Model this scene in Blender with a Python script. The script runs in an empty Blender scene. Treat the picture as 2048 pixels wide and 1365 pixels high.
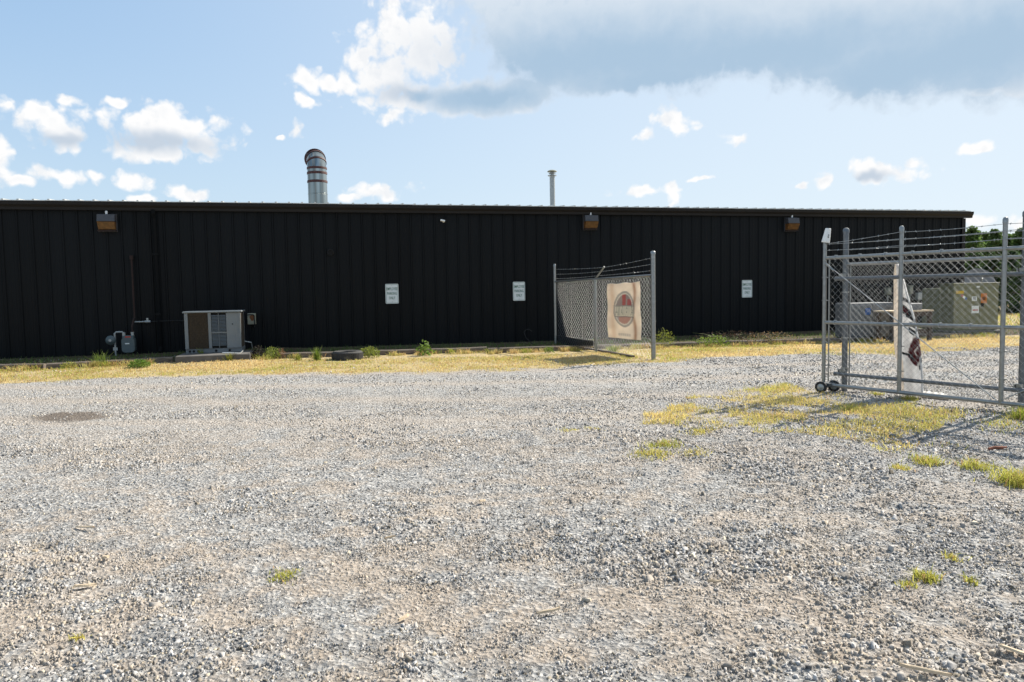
import bpy, math, random
import numpy as np
from mathutils import Vector, Matrix
random.seed(7); RNG = np.random.default_rng(11)
scene = bpy.context.scene
COL = scene.collection
R = math.radians
sin, cos, PI = math.sin, math.cos, math.pi

# ------------------------------------------------------------------ camera
F, H, CX, CY = 1480.0, 1.40, 1024.0, 682.5          # focal length (px of the 2048 px photo), eye height
PITCH, ROLL = R(3.83), R(1.05)
SP, CP, SR, CR = sin(PITCH), cos(PITCH), sin(ROLL), cos(ROLL)
cam = bpy.data.cameras.new('camera'); camo = bpy.data.objects.new('camera', cam); COL.objects.link(camo)
cam.sensor_width = 36; cam.lens = 36 * F / 2048; cam.clip_start = .05; cam.clip_end = 3000
_f = Vector((0, CP, -SP)); _u0 = Vector((0, SP, CP)); _r0 = Vector((1, 0, 0))
_r = _r0 * CR - _u0 * SR; _u = _r0 * SR + _u0 * CR
camo.matrix_world = Matrix(((_r.x, _u.x, -_f.x, 0), (_r.y, _u.y, -_f.y, 0), (_r.z, _u.z, -_f.z, H), (0, 0, 0, 1)))
scene.camera = camo

def ray(px, py):
    u, v = (px - CX) / F, (CY - py) / F
    u, v = u * CR + v * SR, -u * SR + v * CR
    return Vector((u, CP + v * SP, -SP + v * CP))
def gp(px, py, z=0.0):
    d = ray(px, py); t = (z - H) / d.z
    return Vector((0, 0, H)) + t * d
def hit(px, py, P, D):                               # vertical plane through P along D
    d = ray(px, py); n = Vector((-D[1], D[0], 0)); o = Vector((0, 0, H))
    t = n.dot(Vector((P[0], P[1], 0)) - o) / n.dot(d)
    return o + t * d

# ------------------------------------------------------------------ sky, sun, exposure
SUN_AZ, SUN_EL = R(53), R(39)                        # azimuth clockwise from +Y
SUNV = Vector((sin(SUN_AZ) * cos(SUN_EL), cos(SUN_AZ) * cos(SUN_EL), sin(SUN_EL)))
world = bpy.data.worlds.new('World'); scene.world = world; world.use_nodes = True
wn, wl_ = world.node_tree.nodes, world.node_tree.links
wn.clear()
def WN(t, **k):
    n = wn.new(t)
    for a, b in k.items(): setattr(n, a, b)
    return n
def wmath(op, a, b=None, c=None, clamp=False):
    n = WN('ShaderNodeMath', operation=op, use_clamp=clamp)
    for i, x in enumerate((a, b, c)):
        if x is None: continue
        if isinstance(x, (int, float)): n.inputs[i].default_value = x
        else: wl_.new(x, n.inputs[i])
    return n.outputs[0]
def wvec(op, a, b=None, c=None):
    n = WN('ShaderNodeVectorMath', operation=op)
    for i, x in enumerate((a, b, c)):
        if x is None: continue
        if isinstance(x, (tuple, Vector)): n.inputs[i].default_value = x
        else: wl_.new(x, n.inputs[i])
    return n.outputs['Value'] if op in ('LENGTH', 'DOT_PRODUCT') else n.outputs[0]
def wramp(x, lo, hi, a=0.0, b=1.0):
    n = WN('ShaderNodeMapRange', interpolation_type='SMOOTHSTEP')
    wl_.new(x, n.inputs[0])
    for i, v in zip((1, 2, 3, 4), (lo, hi, a, b)): n.inputs[i].default_value = v
    return n.outputs[0]
def wmix(f, a, b):
    n = WN('ShaderNodeMix', data_type='RGBA')
    if isinstance(f, (int, float)): n.inputs[0].default_value = f
    else: wl_.new(f, n.inputs[0])
    for i, x in ((6, a), (7, b)):
        if isinstance(x, tuple): n.inputs[i].default_value = x
        else: wl_.new(x, n.inputs[i])
    return n.outputs[2]
sky = WN('ShaderNodeTexSky', sky_type='NISHITA', sun_disc=False)
sky.sun_elevation = SUN_EL; sky.sun_rotation = SUN_AZ
sky.altitude = 100; sky.air_density = 1.0; sky.dust_density = 1.0; sky.ozone_density = 1.4
SKY_STRENGTH, EXPOSURE = 0.085, 1.0
geo = WN('ShaderNodeTexCoord')
dirv = geo.outputs['Generated']
sep = WN('ShaderNodeSeparateXYZ'); wl_.new(dirv, sep.inputs[0])
az = wmath('ARCTAN2', sep.outputs[0], sep.outputs[1]); el = wmath('ARCSINE', sep.outputs[2])
cmb = WN('ShaderNodeCombineXYZ'); wl_.new(az, cmb.inputs[0]); wl_.new(el, cmb.inputs[1])
def wnoise(scale, detail, rough, out=0, off=(0, 0, 0)):
    v = wvec('ADD', cmb.outputs[0], off)
    n = WN('ShaderNodeTexNoise', noise_dimensions='2D'); wl_.new(v, n.inputs['Vector'])
    n.inputs['Scale'].default_value = scale; n.inputs['Detail'].default_value = detail; n.inputs['Roughness'].default_value = rough
    return n.outputs[out]
nw = wnoise(16, 3, .6, 1)
P0 = wvec('ADD', cmb.outputs[0], wvec('MULTIPLY', wvec('SUBTRACT', nw, (.5, .5, .5)), (.034, .026, 0)))
n_big = wnoise(22, 7, .62); n_fine = wnoise(70, 5, .65, 0, (7.7, 2.1, 0))
vor = WN('ShaderNodeTexVoronoi', feature='F1', voronoi_dimensions='2D'); wl_.new(P0, vor.inputs['Vector'])
vor.inputs['Scale'].default_value = 40; vor.inputs['Detail'].default_value = 2; vor.inputs['Roughness'].default_value = .5
billow = wmath('SUBTRACT', .42, vor.outputs['Distance'])
def azel(px, py):
    d = ray(px, py).normalized(); return math.atan2(d.x, d.y), math.asin(d.z)
def field(blobs, P, k):
    acc = None
    for (cx, cy, rx, ry) in blobs:
        a, e = azel(cx, cy); ia, ie = F / rx, F / ry
        q = wvec('MULTIPLY_ADD', P, (ia, ie, 0), (-a * ia, -e * ie, 0))
        f = wmath('SUBTRACT', 1.0, wvec('LENGTH', q))
        acc = f if acc is None else wmath('SMOOTH_MAX', acc, f, k)
    return acc
CUMULUS = [(800,75,95,62),(860,110,70,52),(960,190,120,34),(790,62,80,58),(852,62,58,46),(790,8,34,28),(840,115,82,55),(884,75,32,42),(725,112,50,32),(765,150,75,45),
 (830,190,135,42),(790,235,45,20),(700,168,42,24),(620,162,34,24),(662,168,24,16),(615,205,26,14),(602,258,16,16),(560,270,14,6),
 (95,248,62,36),(130,275,32,30),(72,232,30,22),(330,262,128,46),(325,232,60,28),(300,305,80,24),(400,285,55,26),(235,208,16,13),
 (145,203,30,15),(3,215,18,16),(8,325,20,42),(40,362,26,11),(110,353,55,18),(190,352,20,14),(268,357,42,20),(375,386,42,20),(290,396,26,10),
 (760,384,62,20),(705,397,36,10),(1350,243,48,32),(1300,270,30,16),(1475,275,26,10),(1348,382,34,24),(1280,380,62,14),(1400,355,32,6),
 (1755,345,78,20),(1722,338,36,16),(1820,320,28,14),(1642,355,14,18),(1605,366,12,8),(1960,297,30,13),(2040,168,34,18),(1985,175,50,10),
 (1955,440,22,12),(2035,452,34,20)]
SHELF = [(1030,15,90,60),(1150,70,200,90),(1350,50,260,115),(1600,40,270,110),(1720,135,90,62),(1880,60,280,115),(2080,60,220,110),(1230,140,200,48),
 (1500,-110,700,150),(960,195,150,38),(1050,188,70,28)]
DARK = [(1250,115,320,62),(1500,115,380,52),(1830,135,270,52),(1110,125,160,48),(1990,95,220,70),(1310,160,180,36),(1730,165,70,34),
 (960,192,140,28),(820,188,60,18),(310,285,95,16),(1735,352,36,7),(120,285,40,10)]
fc = field(CUMULUS, P0, .10); fs = field(SHELF, P0, .18); fd = field(DARK, P0, .25)
nz = wmath('SUBTRACT', n_big, .5)
dc = wmath('ADD', wmath('ADD', fc, wmath('MULTIPLY', nz, .68)), wmath('MULTIPLY', billow, .75))
ds = wmath('ADD', wmath('ADD', fs, wmath('MULTIPLY', nz, .55)), wmath('MULTIPLY', billow, .18))
cov_c = wramp(wmath('ADD', dc, wmath('MULTIPLY', wmath('SUBTRACT', n_fine, .5), .5)), -.25, .40, 0, .97); cov_s = wramp(ds, -.16, .22, 0, .92)
# scattered clouds over the rest of the sky
n_far = wnoise(3.2, 5, .55, 0, (3.1, 1.7, .4))
away = wmath('MAXIMUM', wramp(wmath('ABSOLUTE', az), .68, .95), wramp(el, .52, .75))
cov_f = wmath('MULTIPLY', wmath('MULTIPLY', wramp(n_far, .53, .63, 0, .85), away), wramp(el, .02, .12))
cover = wmath('MAXIMUM', wmath('MAXIMUM', cov_c, cov_s), cov_f)
shade = wramp(wmath('ADD', wmath('ADD', fd, wmath('MULTIPLY', nz, .5)), wmath('MULTIPLY', billow, .15)), -1.0, .75, 0, 1)
body = wmath('ADD', wramp(dc, .30, 1.15, 0, .14), wramp(nz, .04, -.14, 0, .26))      # thicker hearts and folds a touch greyer
shade = wmath('MAXIMUM', shade, body)
E2 = 1 / (SKY_STRENGTH * 2 ** EXPOSURE)
def lin(r, g, b): return tuple(((c / 255) / 12.92 if c / 255 < .04045 else ((c / 255 + .055) / 1.055) ** 2.4) for c in (r, g, b))
def skycol(r, g, b, k=1.0): return tuple(c * E2 * k for c in lin(r, g, b)) + (1,)
top_c = wmix(wramp(wmath('SUBTRACT', ds, wmath('MULTIPLY', dc, .8)), .0, .5), skycol(253, 252, 251, 1.05), skycol(218, 229, 240))
dark_c = wmix(cov_s, skycol(200, 212, 226), skycol(167, 195, 220))
ccol = wmix(shade, top_c, dark_c)
haze_f = wramp(el, -.02, .45, .80, .62)
base = wmix(haze_f, sky.outputs[0], wmix(wramp(el, .03, .45), skycol(204, 226, 244), skycol(164, 204, 243)))
sund = wvec('DOT_PRODUCT', dirv, SUNV)
base = wmix(wramp(sund, .15, 1.0, 0, .75), base, skycol(228, 239, 248))     # aureole of the hazy air round the sun
final = wmix(cover, base, ccol)
bg = WN('ShaderNodeBackground'); bg.inputs[1].default_value = SKY_STRENGTH
world.cycles.sampling_method = 'NONE'
wl_.new(final, bg.inputs[0])
wo = WN('ShaderNodeOutputWorld'); wl_.new(bg.outputs[0], wo.inputs[0])
sun = bpy.data.lights.new('sun', 'SUN'); sun.energy = 4.6; sun.angle = R(.53); sun.color = (1, .94, .84)
suno = bpy.data.objects.new('sun', sun); COL.objects.link(suno); suno.location = (20, 20, 30)
suno.rotation_euler = SUNV.to_track_quat('Z', 'Y').to_euler()
vs = scene.view_settings
vs.view_transform = 'Standard'; vs.look = 'None'; vs.exposure = EXPOSURE; vs.gamma = 1; vs.use_curve_mapping = False

# ------------------------------------------------------------------ materials
MATS = {}
def mat(name, col, rough=.6, metal=0.0, var=.0, vscale=8.0, bump=0.0, bscale=60.0, col2=None, c2lo=.55, c2hi=.7, c2scale=6.0, spec=.5, stretch=(1, 1, 1)):
    if name in MATS: return MATS[name]
    m = bpy.data.materials.new(name); m.use_nodes = True
    nt = m.node_tree; b = nt.nodes['Principled BSDF']
    b.inputs['Roughness'].default_value = rough; b.inputs['Metallic'].default_value = metal
    b.inputs['Specular IOR Level'].default_value = spec
    b.inputs['Base Color'].default_value = (*col, 1)
    tc = nt.nodes.new('ShaderNodeTexCoord'); mp = nt.nodes.new('ShaderNodeMapping'); nt.links.new(tc.outputs['Object'], mp.inputs[0])
    mp.inputs['Scale'].default_value = stretch
    def noise(s, d=5):
        n = nt.nodes.new('ShaderNodeTexNoise'); n.inputs['Scale'].default_value = s; n.inputs['Detail'].default_value = d
        nt.links.new(mp.outputs[0], n.inputs['Vector']); return n
    out = None
    if var:
        n = noise(vscale); mr = nt.nodes.new('ShaderNodeMapRange'); nt.links.new(n.outputs[0], mr.inputs[0])
        mr.inputs[1].default_value = .25; mr.inputs[2].default_value = .75
        mr.inputs[3].default_value = 1 - var; mr.inputs[4].default_value = 1 + var
        mx = nt.nodes.new('ShaderNodeVectorMath'); mx.operation = 'SCALE'; mx.inputs[0].default_value = col
        nt.links.new(mr.outputs[0], mx.inputs['Scale']); out = mx.outputs[0]
    if col2:
        n = noise(c2scale, 6); mr = nt.nodes.new('ShaderNodeMapRange'); nt.links.new(n.outputs[0], mr.inputs[0])
        mr.inputs[1].default_value = c2lo; mr.inputs[2].default_value = c2hi
        mx = nt.nodes.new('ShaderNodeMix'); mx.data_type = 'RGBA'; nt.links.new(mr.outputs[0], mx.inputs[0])
        if out: nt.links.new(out, mx.inputs[6])
        else: mx.inputs[6].default_value = (*col, 1)
        mx.inputs[7].default_value = (*col2, 1); out = mx.outputs[2]
    if out: nt.links.new(out, b.inputs['Base Color'])
    if bump:
        n = noise(bscale, 6); bp = nt.nodes.new('ShaderNodeBump'); bp.inputs['Strength'].default_value = bump; bp.inputs['Distance'].default_value = .01
        nt.links.new(n.outputs[0], bp.inputs['Height']); nt.links.new(bp.outputs[0], b.inputs['Normal'])
    MATS[name] = m; return m
def attr_mat(name, rough=.9, transl=0.0, attr='Col', bump=0, spec=.3):
    m = bpy.data.materials.new(name); m.use_nodes = True; nt = m.node_tree; b = nt.nodes['Principled BSDF']
    a = nt.nodes.new('ShaderNodeAttribute'); a.attribute_name = attr
    nt.links.new(a.outputs['Color'], b.inputs['Base Color']); b.inputs['Roughness'].default_value = rough
    b.inputs['Specular IOR Level'].default_value = spec
    if transl:
        t = nt.nodes.new('ShaderNodeBsdfTranslucent'); nt.links.new(a.outputs['Color'], t.inputs[0])
        ms = nt.nodes.new('ShaderNodeMixShader'); ms.inputs[0].default_value = transl
        nt.links.new(b.outputs[0], ms.inputs[1]); nt.links.new(t.outputs[0], ms.inputs[2])
        nt.links.new(ms.outputs[0], nt.nodes['Material Output'].inputs[0])
    if bump:
        tc = nt.nodes.new('ShaderNodeTexCoord'); n = nt.nodes.new('ShaderNodeTexNoise'); n.inputs['Scale'].default_value = 90; n.inputs['Detail'].default_value = 6
        nt.links.new(tc.outputs['Object'], n.inputs['Vector'])
        bp = nt.nodes.new('ShaderNodeBump'); bp.inputs['Strength'].default_value = bump; bp.inputs['Distance'].default_value = .006
        nt.links.new(n.outputs[0], bp.inputs['Height']); nt.links.new(bp.outputs[0], b.inputs['Normal'])
    MATS[name] = m; return m
M_WALL = mat('black_painted_steel', (.0028, .0035, .0042), .55, 0, .3, 1.3, .04, 3, spec=.16, stretch=(1, 1, .25))
M_TRIM = mat('dark_bronze_trim', (.010, .0082, .0074), .55, 0, .2, 2, spec=.25)
M_ROOF = mat('galvalume_roof', (.55, .55, .53), .45, .6, .1, 3)
M_GALV = mat('galvanized_steel', (.27, .275, .268), .36, .7, .18, 25, .05, 200)
M_GALVD = mat('weathered_galvanized_steel', (.15, .16, .17), .5, .75, .2, 20)
M_WIRE = mat('galvanized_wire', (.33, .34, .34), .42, .45)
M_STAIN = mat('stainless_steel', (.30, .31, .29), .10, 1, .75, 7, .10, 5, stretch=(1, 1, .04))  # stretched streaks in the colour stand in for reflections of the surroundings
M_SEAL = mat('maroon_sealant', (.055, .017, .015), .7, 0, .3, 20)
M_WHITE = mat('white_plastic', (.78, .77, .74), .5, 0, .05, 20)
M_BLACK = mat('black_rubber', (.018, .018, .019), .75, 0, .3, 15, .2, 60)
M_TYRE = mat('dusty_tyre_rubber', (.035, .033, .032), .85, 0, .3, 12, .2, 50, col2=(.11, .095, .075), c2lo=.55, c2hi=.75, c2scale=9)
M_ACG = mat('grey_enamel', (.15, .168, .178), .5, 0, .08, 5, col2=(.11, .105, .10), c2lo=.62, c2hi=.8, c2scale=5)
M_COIL = mat('rusty_coil', (.050, .036, .022), .85, 0, .4, 30)
M_DARK = mat('dark_void', (.006, .006, .006), .9)
M_RUST = mat('rusty_pipe', (.022, .009, .006), .85, 0, .4, 12, .1, 80)
M_RUSTL = mat('orange_rust', (.16, .06, .02), .9, 0, .3, 12)
M_METER = mat('grey_green_meter_paint', (.075, .10, .105), .5, 0, .15, 12)
M_METAL = mat('dull_zinc', (.34, .35, .34), .5, .6, .2, 20)
M_RED = mat('red_label', (.40, .05, .03), .6)
M_AMBER = mat('yellowed_lens', (.12, .052, .014), .35, 0, .6, 14, spec=.6)
M_LAMP = mat('bronze_grey_housing', (.050, .050, .056), .55, 0, .2, 20)
M_SIGN = mat('white_sign_face', (.70, .72, .70), .45, 0, .06, 5)
M_GREEN = mat('green_sign_ink', (.012, .115, .07), .5)
M_TIMBER = mat('weathered_timber', (.15, .12, .095), .9, 0, .35, 6, .5, 30, col2=(.035, .026, .02), c2lo=.45, c2hi=.75, c2scale=4, stretch=(.25, 4, 4))
M_CONC = mat('stained_concrete', (.11, .10, .09), .9, 0, .25, 5, .3, 50)
M_WOOD = mat('splintered_wood', (.52, .41, .28), .85, 0, .25, 25, .3, 100)
M_BWOOD = mat('brown_plank', (.055, .04, .032), .85, 0, .3, 10, .3, 50)
M_TXF = mat('olive_green_enamel', (.16, .16, .088), .5, 0, .12, 2.5)
M_TXD = mat('olive_green_seam', (.06, .065, .04), .6)
M_ORANGE = mat('orange_label', (.48, .15, .02), .6)
M_YELLOW = mat('yellow_label', (.55, .36, .03), .6)
M_BLUE = mat('blue_label', (.03, .10, .30), .6)
M_DISH = mat('grey_dish_enamel', (.23, .22, .215), .7, 0, .15, 6)
M_SKIRT = mat('black_plastic_sheet', (.010, .010, .011), .6)
M_BARK = mat('bark', (.09, .065, .045), .95, 0, .3, 10, .5, 20)
M_RACK = mat('grey_painted_steel', (.12, .125, .13), .6, 0, .2, 6)
M_BOX = mat('putty_box_enamel', (.23, .22, .16), .6, 0, .2, 6)

nt = M_WALL.node_tree; _b = nt.nodes['Principled BSDF']; _src = _b.inputs['Base Color'].links[0].from_socket     # each sheet faded a little differently
_oi = nt.nodes.new('ShaderNodeObjectInfo'); _mr = nt.nodes.new('ShaderNodeMapRange'); nt.links.new(_oi.outputs['Random'], _mr.inputs[0]); _mr.inputs[3].default_value = .75; _mr.inputs[4].default_value = 1.35
_sc = nt.nodes.new('ShaderNodeVectorMath'); _sc.operation = 'SCALE'; nt.links.new(_src, _sc.inputs[0]); nt.links.new(_mr.outputs[0], _sc.inputs['Scale']); nt.links.new(_sc.outputs[0], _b.inputs['Base Color'])
# ------------------------------------------------------------------ mesh helpers
class MB:
    def __init__(s): s.v = []; s.f = []
    def add(s, vs, fs):
        o = len(s.v); s.v += [tuple(p) for p in vs]; s.f += [tuple(i + o for i in f) for f in fs]; return s
    def box(s, x0, x1, y0, y1, z0, z1, M=None, bev=0.0):
        if bev:
            vs = []; b = bev
            for sx, X in ((1, x0), (-1, x1)):
                for sy, Y in ((1, y0), (-1, y1)):
                    for sz, Z in ((1, z0), (-1, z1)):
                        vs += [(X, Y + sy * b, Z + sz * b), (X + sx * b, Y, Z + sz * b), (X + sx * b, Y + sy * b, Z)]
            import bmesh
            bm = bmesh.new()
            for p in vs: bm.verts.new(p)
            r = bmesh.ops.convex_hull(bm, input=bm.verts)
            bm.verts.index_update(); bm.faces.ensure_lookup_table()
            bmesh.ops.dissolve_limit(bm, angle_limit=.02, verts=bm.verts, edges=bm.edges)
            bm.verts.index_update()
            V = [Vector(q.co) for q in bm.verts]; Fc = [[q.index for q in f.verts] for f in bm.faces]; bm.free()
        else:
            V = [Vector(p) for p in ((x0, y0, z0), (x1, y0, z0), (x1, y1, z0), (x0, y1, z0), (x0, y0, z1), (x1, y0, z1), (x1, y1, z1), (x0, y1, z1))]
            Fc = [(0, 3, 2, 1), (4, 5, 6, 7), (0, 1, 5, 4), (1, 2, 6, 5), (2, 3, 7, 6), (3, 0, 4, 7)]
        if M: V = [M @ p for p in V]
        return s.add(V, Fc)
    def tube(s, pts, r, n=8, cap=True):
        pts = [Vector(p) for p in pts]; rings = []; m = len(pts)
        rs = r if isinstance(r, (list, tuple)) else [r] * m
        T0 = (pts[1] - pts[0]).normalized(); a = Vector((0, 0, 1)) if abs(T0.z) < .9 else Vector((1, 0, 0))
        N = T0.cross(a).normalized()
        vs = []
        for i, p in enumerate(pts):
            T = (pts[min(i + 1, m - 1)] - pts[max(i - 1, 0)])
            T = T.normalized() if T.length > 1e-9 else T0
            N = (N - T * N.dot(T)); N = N.normalized() if N.length > 1e-6 else T.orthogonal().normalized(); B = T.cross(N)
            vs += [p + (N * cos(2 * PI * k / n) + B * sin(2 * PI * k / n)) * rs[i] for k in range(n)]
        fs = [(i * n + k, i * n + (k + 1) % n, (i + 1) * n + (k + 1) % n, (i + 1) * n + k) for i in range(m - 1) for k in range(n)]
        if cap: fs += [tuple(range(n - 1, -1, -1)), tuple((m - 1) * n + k for k in range(n))]
        return s.add(vs, fs)
    def lathe(s, prof, n=24, M=None, close=True):        # prof: (radius, z)
        vs = [Vector((r * cos(2 * PI * k / n), r * sin(2 * PI * k / n), z)) for r, z in prof for k in range(n)]
        m = len(prof)
        fs = [(i * n + k, i * n + (k + 1) % n, (i + 1) * n + (k + 1) % n, (i + 1) * n + k) for i in range(m - 1) for k in range(n)]
        if close: fs += [tuple(range(n - 1, -1, -1)), tuple((m - 1) * n + k for k in range(n))]
        if M: vs = [M @ v for v in vs]
        return s.add(vs, fs)
    def build(s, name, m, parent=None, smooth=False, kind=None, label=None):
        me = bpy.data.meshes.new(name); me.from_pydata([tuple(p) for p in s.v], [], s.f); me.update()
        if smooth:
            for p in me.polygons: p.use_smooth = True
            try: me.set_sharp_from_angle(angle=R(38))
            except Exception: pass
        me.materials.append(m)
        return link(name, me, parent, kind, label)
def link(name, me, parent=None, kind=None, label=None):
    o = bpy.data.objects.new(name, me); COL.objects.link(o)
    if parent: o.parent = parent
    if kind: o['kind'] = kind
    if label: o['label'] = label
    return o
def thing(name, label, cat, loc=(0, 0, 0), rz=0.0, group=None):
    o = bpy.data.objects.new(name, None); COL.objects.link(o); o.empty_display_size = .1
    o.location = loc; o.rotation_euler = (0, 0, rz); o['label'] = label; o['category'] = cat
    if group: o['group'] = group
    return o
def tag(o, label, cat, group=None):
    o['label'] = label; o['category'] = cat
    if group: o['group'] = group
    return o
def copy_tree(o, parent=None):
    c = o.copy(); COL.objects.link(c); c.parent = parent
    for ch in list(o.children): copy_tree(ch, c)
    return c
def fast_mesh(name, V, T, m, cols=None, parent=None, kind=None):
    V = np.asarray(V, np.float32); T = np.asarray(T, np.int32); k = T.shape[1]
    me = bpy.data.meshes.new(name); me.vertices.add(len(V)); me.vertices.foreach_set('co', V.ravel())
    me.loops.add(T.size); me.loops.foreach_set('vertex_index', T.ravel())
    me.polygons.add(len(T)); me.polygons.foreach_set('loop_start', np.arange(0, T.size, k, dtype=np.int32))
    me.update(calc_edges=True)
    if cols is not None:
        a = me.color_attributes.new('Col', 'FLOAT_COLOR', 'POINT')
        c = np.ones((len(V), 4), np.float32); c[:, :3] = cols; a.data.foreach_set('color', c.ravel())
    me.materials.append(m)
    return link(name, me, parent, kind)
def text_mesh(body, size, xs=1.0, mirror=False):
    cu = bpy.data.curves.new('lettering', 'FONT'); cu.body = body; cu.size = size; cu.align_x = 'CENTER'; cu.align_y = 'CENTER'
    cu.extrude = .0008; cu.resolution_u = 2; cu.offset = size * .012
    o = bpy.data.objects.new('lettering', cu); COL.objects.link(o)
    dg = bpy.context.evaluated_depsgraph_get(); dg.update()
    me = bpy.data.meshes.new_from_object(o.evaluated_get(dg)); bpy.data.objects.remove(o); bpy.data.curves.remove(cu)
    for v in me.vertices:
        x, y, z = v.co; v.co = ((-x if mirror else x) * xs, -z, y)
    return me
# value noise
_tab = RNG.random((256, 256)).astype(np.float64)
def vnoise(x, y):
    xi = np.floor(x).astype(int); yi = np.floor(y).astype(int); fx = x - xi; fy = y - yi
    fx = fx * fx * (3 - 2 * fx); fy = fy * fy * (3 - 2 * fy)
    t = lambda a, b: _tab[a & 255, b & 255]
    return (t(xi, yi) * (1 - fx) + t(xi + 1, yi) * fx) * (1 - fy) + (t(xi, yi + 1) * (1 - fx) + t(xi + 1, yi + 1) * fx) * fy
def fbm(x, y, o=4):
    x = np.asarray(x, float); y = np.asarray(y, float); s = 0; a = .5; tot = 0
    for i in range(o):
        s = s + a * vnoise(x * 2 ** i + 17.3 * i, y * 2 ** i + 5.7 * i); tot += a; a *= .5
    return s / tot
def sstep(x, a, b):
    t = np.clip((np.asarray(x, float) - a) / (b - a), 0, 1); return t * t * (3 - 2 * t)

# ------------------------------------------------------------------ layout of the building line and the terrain
E0, S = 19.5, .26                                    # eave front line y = E0 + S x
TH = math.atan(S); UX, UY = cos(TH), sin(TH)         # along the wall
OW = Vector((-.16 * UY, E0 + .16 * UX, 0))           # wall face origin
def W(s, y, z): return Vector((OW.x + s * UX - y * UY, OW.y + s * UY + y * UX, z))
def wl(px, py, off=0.0):                             # pixel -> (s, z) on the plane `off` metres in front of the wall
    P = W(0, -off, 0); q = hit(px, py, P, (UX, UY)); d = q - P
    return d.x * UX + d.y * UY, q.z
def de(x, y): return (E0 + S * x - y) / math.hypot(1, S)
TPX = [(-60,731,.125),(86,728,.13),(92,727,.13),(345,714,.142),(505,706,.165),(560,707,.13),(703,702.5,.12),(749,701,.115),(974,694.5,.10),(976,697,.085),(1195,690,.085),(1385,684.5,.09),(1575,679,.095),(1740,675,.10),(1836,668,.11),(1932,666,.11)]
TP = [(gp(a, b, c), c) for a, b, c in TPX]
_tx = np.array([p.x for p, c in TP]); _td = np.array([de(p.x, p.y) for p, c in TP]); _tz = np.array([c for p, c in TP])
_o = np.argsort(_tx); _tx, _td, _tz = _tx[_o], _td[_o], _tz[_o]
def gz(x, y):
    x = np.asarray(x, float); y = np.asarray(y, float); d = de(x, y)
    dt = np.interp(x, _tx, _td); zt = np.interp(x, _tx, _tz)
    lo = (zt - .12) * (1 - sstep(d, dt, dt + 2.0))
    z = lo + (zt - .035 - lo) * (1 - sstep(d, dt - .45, dt - .12))
    z = np.where(y > 26, z * np.clip(1 - (y - 26) / 10, 0, 1), z)
    near = np.clip(1.25 - np.hypot(x, y) / 16, 0, 1)
    z = z + near * ((fbm(x * 1.1, y * 1.1, 3) - .5) * .045 + (fbm(x * 5 + 9, y * 5, 3) - .5) * .050)
    return z
def track_mask(x, y):                                # compacted wheel tracks sweeping past the gate
    m = 0
    for y0, w in ((8.0, .30), (9.6, .34), (11.4, .32), (13.0, .36)):
        yl = y0 + .035 * x + .016 * (x - 1) ** 2 * (1 if y0 < 11 else .6); m = np.maximum(m, np.exp(-((y - yl + (fbm(x * .8, y * .8, 2) - .5) * .5) / w) ** 2))
    return m
def ground(px, py, dz=0.0):
    z = 0.0
    for i in range(6):
        p = gp(px, py, z); z = float(gz(p.x, p.y))
    p = gp(px, py, z); p.z = z + dz; return p

# grass strip front edge, in world coordinates
GF = [gp(a, b, .02) for a, b in [(-80,772),(0,768),(200,760),(400,752),(700,748),(1000,742),(1200,732),(1310,723),(1420,716),(1520,713),(1640,707),(1780,709),(1900,699),(2048,694),(2200,690)]]
_gx = np.array([p.x for p in GF]); _gy = np.array([p.y for p in GF])
def inpoly(x, y, poly):
    r = np.zeros(np.shape(x), bool); n = len(poly)
    for i in range(n):
        x0, y0 = poly[i]; x1, y1 = poly[(i + 1) % n]
        c = ((y0 > y) != (y1 > y)) & (x < (x1 - x0) * (y - y0) / (y1 - y0 + 1e-12) + x0); r ^= c
    return r
PATCH = [tuple(gp(a, b)[:2]) for a, b in [(1262,848),(1335,818),(1450,784),(1560,770),(1650,786),(1760,812),(1830,808),(1900,830),(1870,870),(1800,890),(1690,880),(1560,868),(1480,858),(1380,870),(1330,846)]]
SPARSE = [tuple(gp(a, b)[:2]) for a, b in [(1600,790),(1800,800),(2100,840),(2100,905),(1900,900),(1750,880),(1650,850)]]
def grass_mask(x, y):
    yf = np.interp(x, _gx, _gy); n = fbm(x * 1.7, y * 1.7, 4)
    return np.clip((y - yf) / .45 + (n - .5) * 3.4 + .1, 0, 1)
def patch_mask(x, y):
    n = .55 * fbm(x * 1.8 + 40, y * 1.8, 3) + .45 * fbm(x * 8 + 4, y * 8, 3)
    return np.where(inpoly(x + (fbm(x * 3, y * 3, 3) - .5) * .7, y + (fbm(x * 3 + 50, y * 3, 3) - .5) * .7, PATCH), sstep(n, .36, .60), 0)
_pc = gp(140, 833)
def soil_mask(x, y):                                 # bare brown hollow on the left
    r = np.hypot((x - _pc.x) / .62, (y - _pc.y) / .52) + (fbm(x * 3, y * 3, 3) - .5) * .7
    return .6 * (1 - sstep(r, .55, 1.0))
def dirt_mask(x, y):                                 # beige fines between the stones, in long wheel-track bands
    a = fbm(x * .28 + 3, y * 1.0 + x * .12, 3); b = fbm(x * 2.1 + 8, y * 2.8, 4); c = fbm(x * 9, y * 9, 3)
    nearb = np.clip(1.15 - np.hypot(x + 1.2, y) / 11, .18, 1)
    return np.clip(np.maximum(sstep(.24 * a + .36 * b + .40 * c, .42, .62) * nearb, .55 * track_mask(x, y)), 0, .85)

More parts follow.
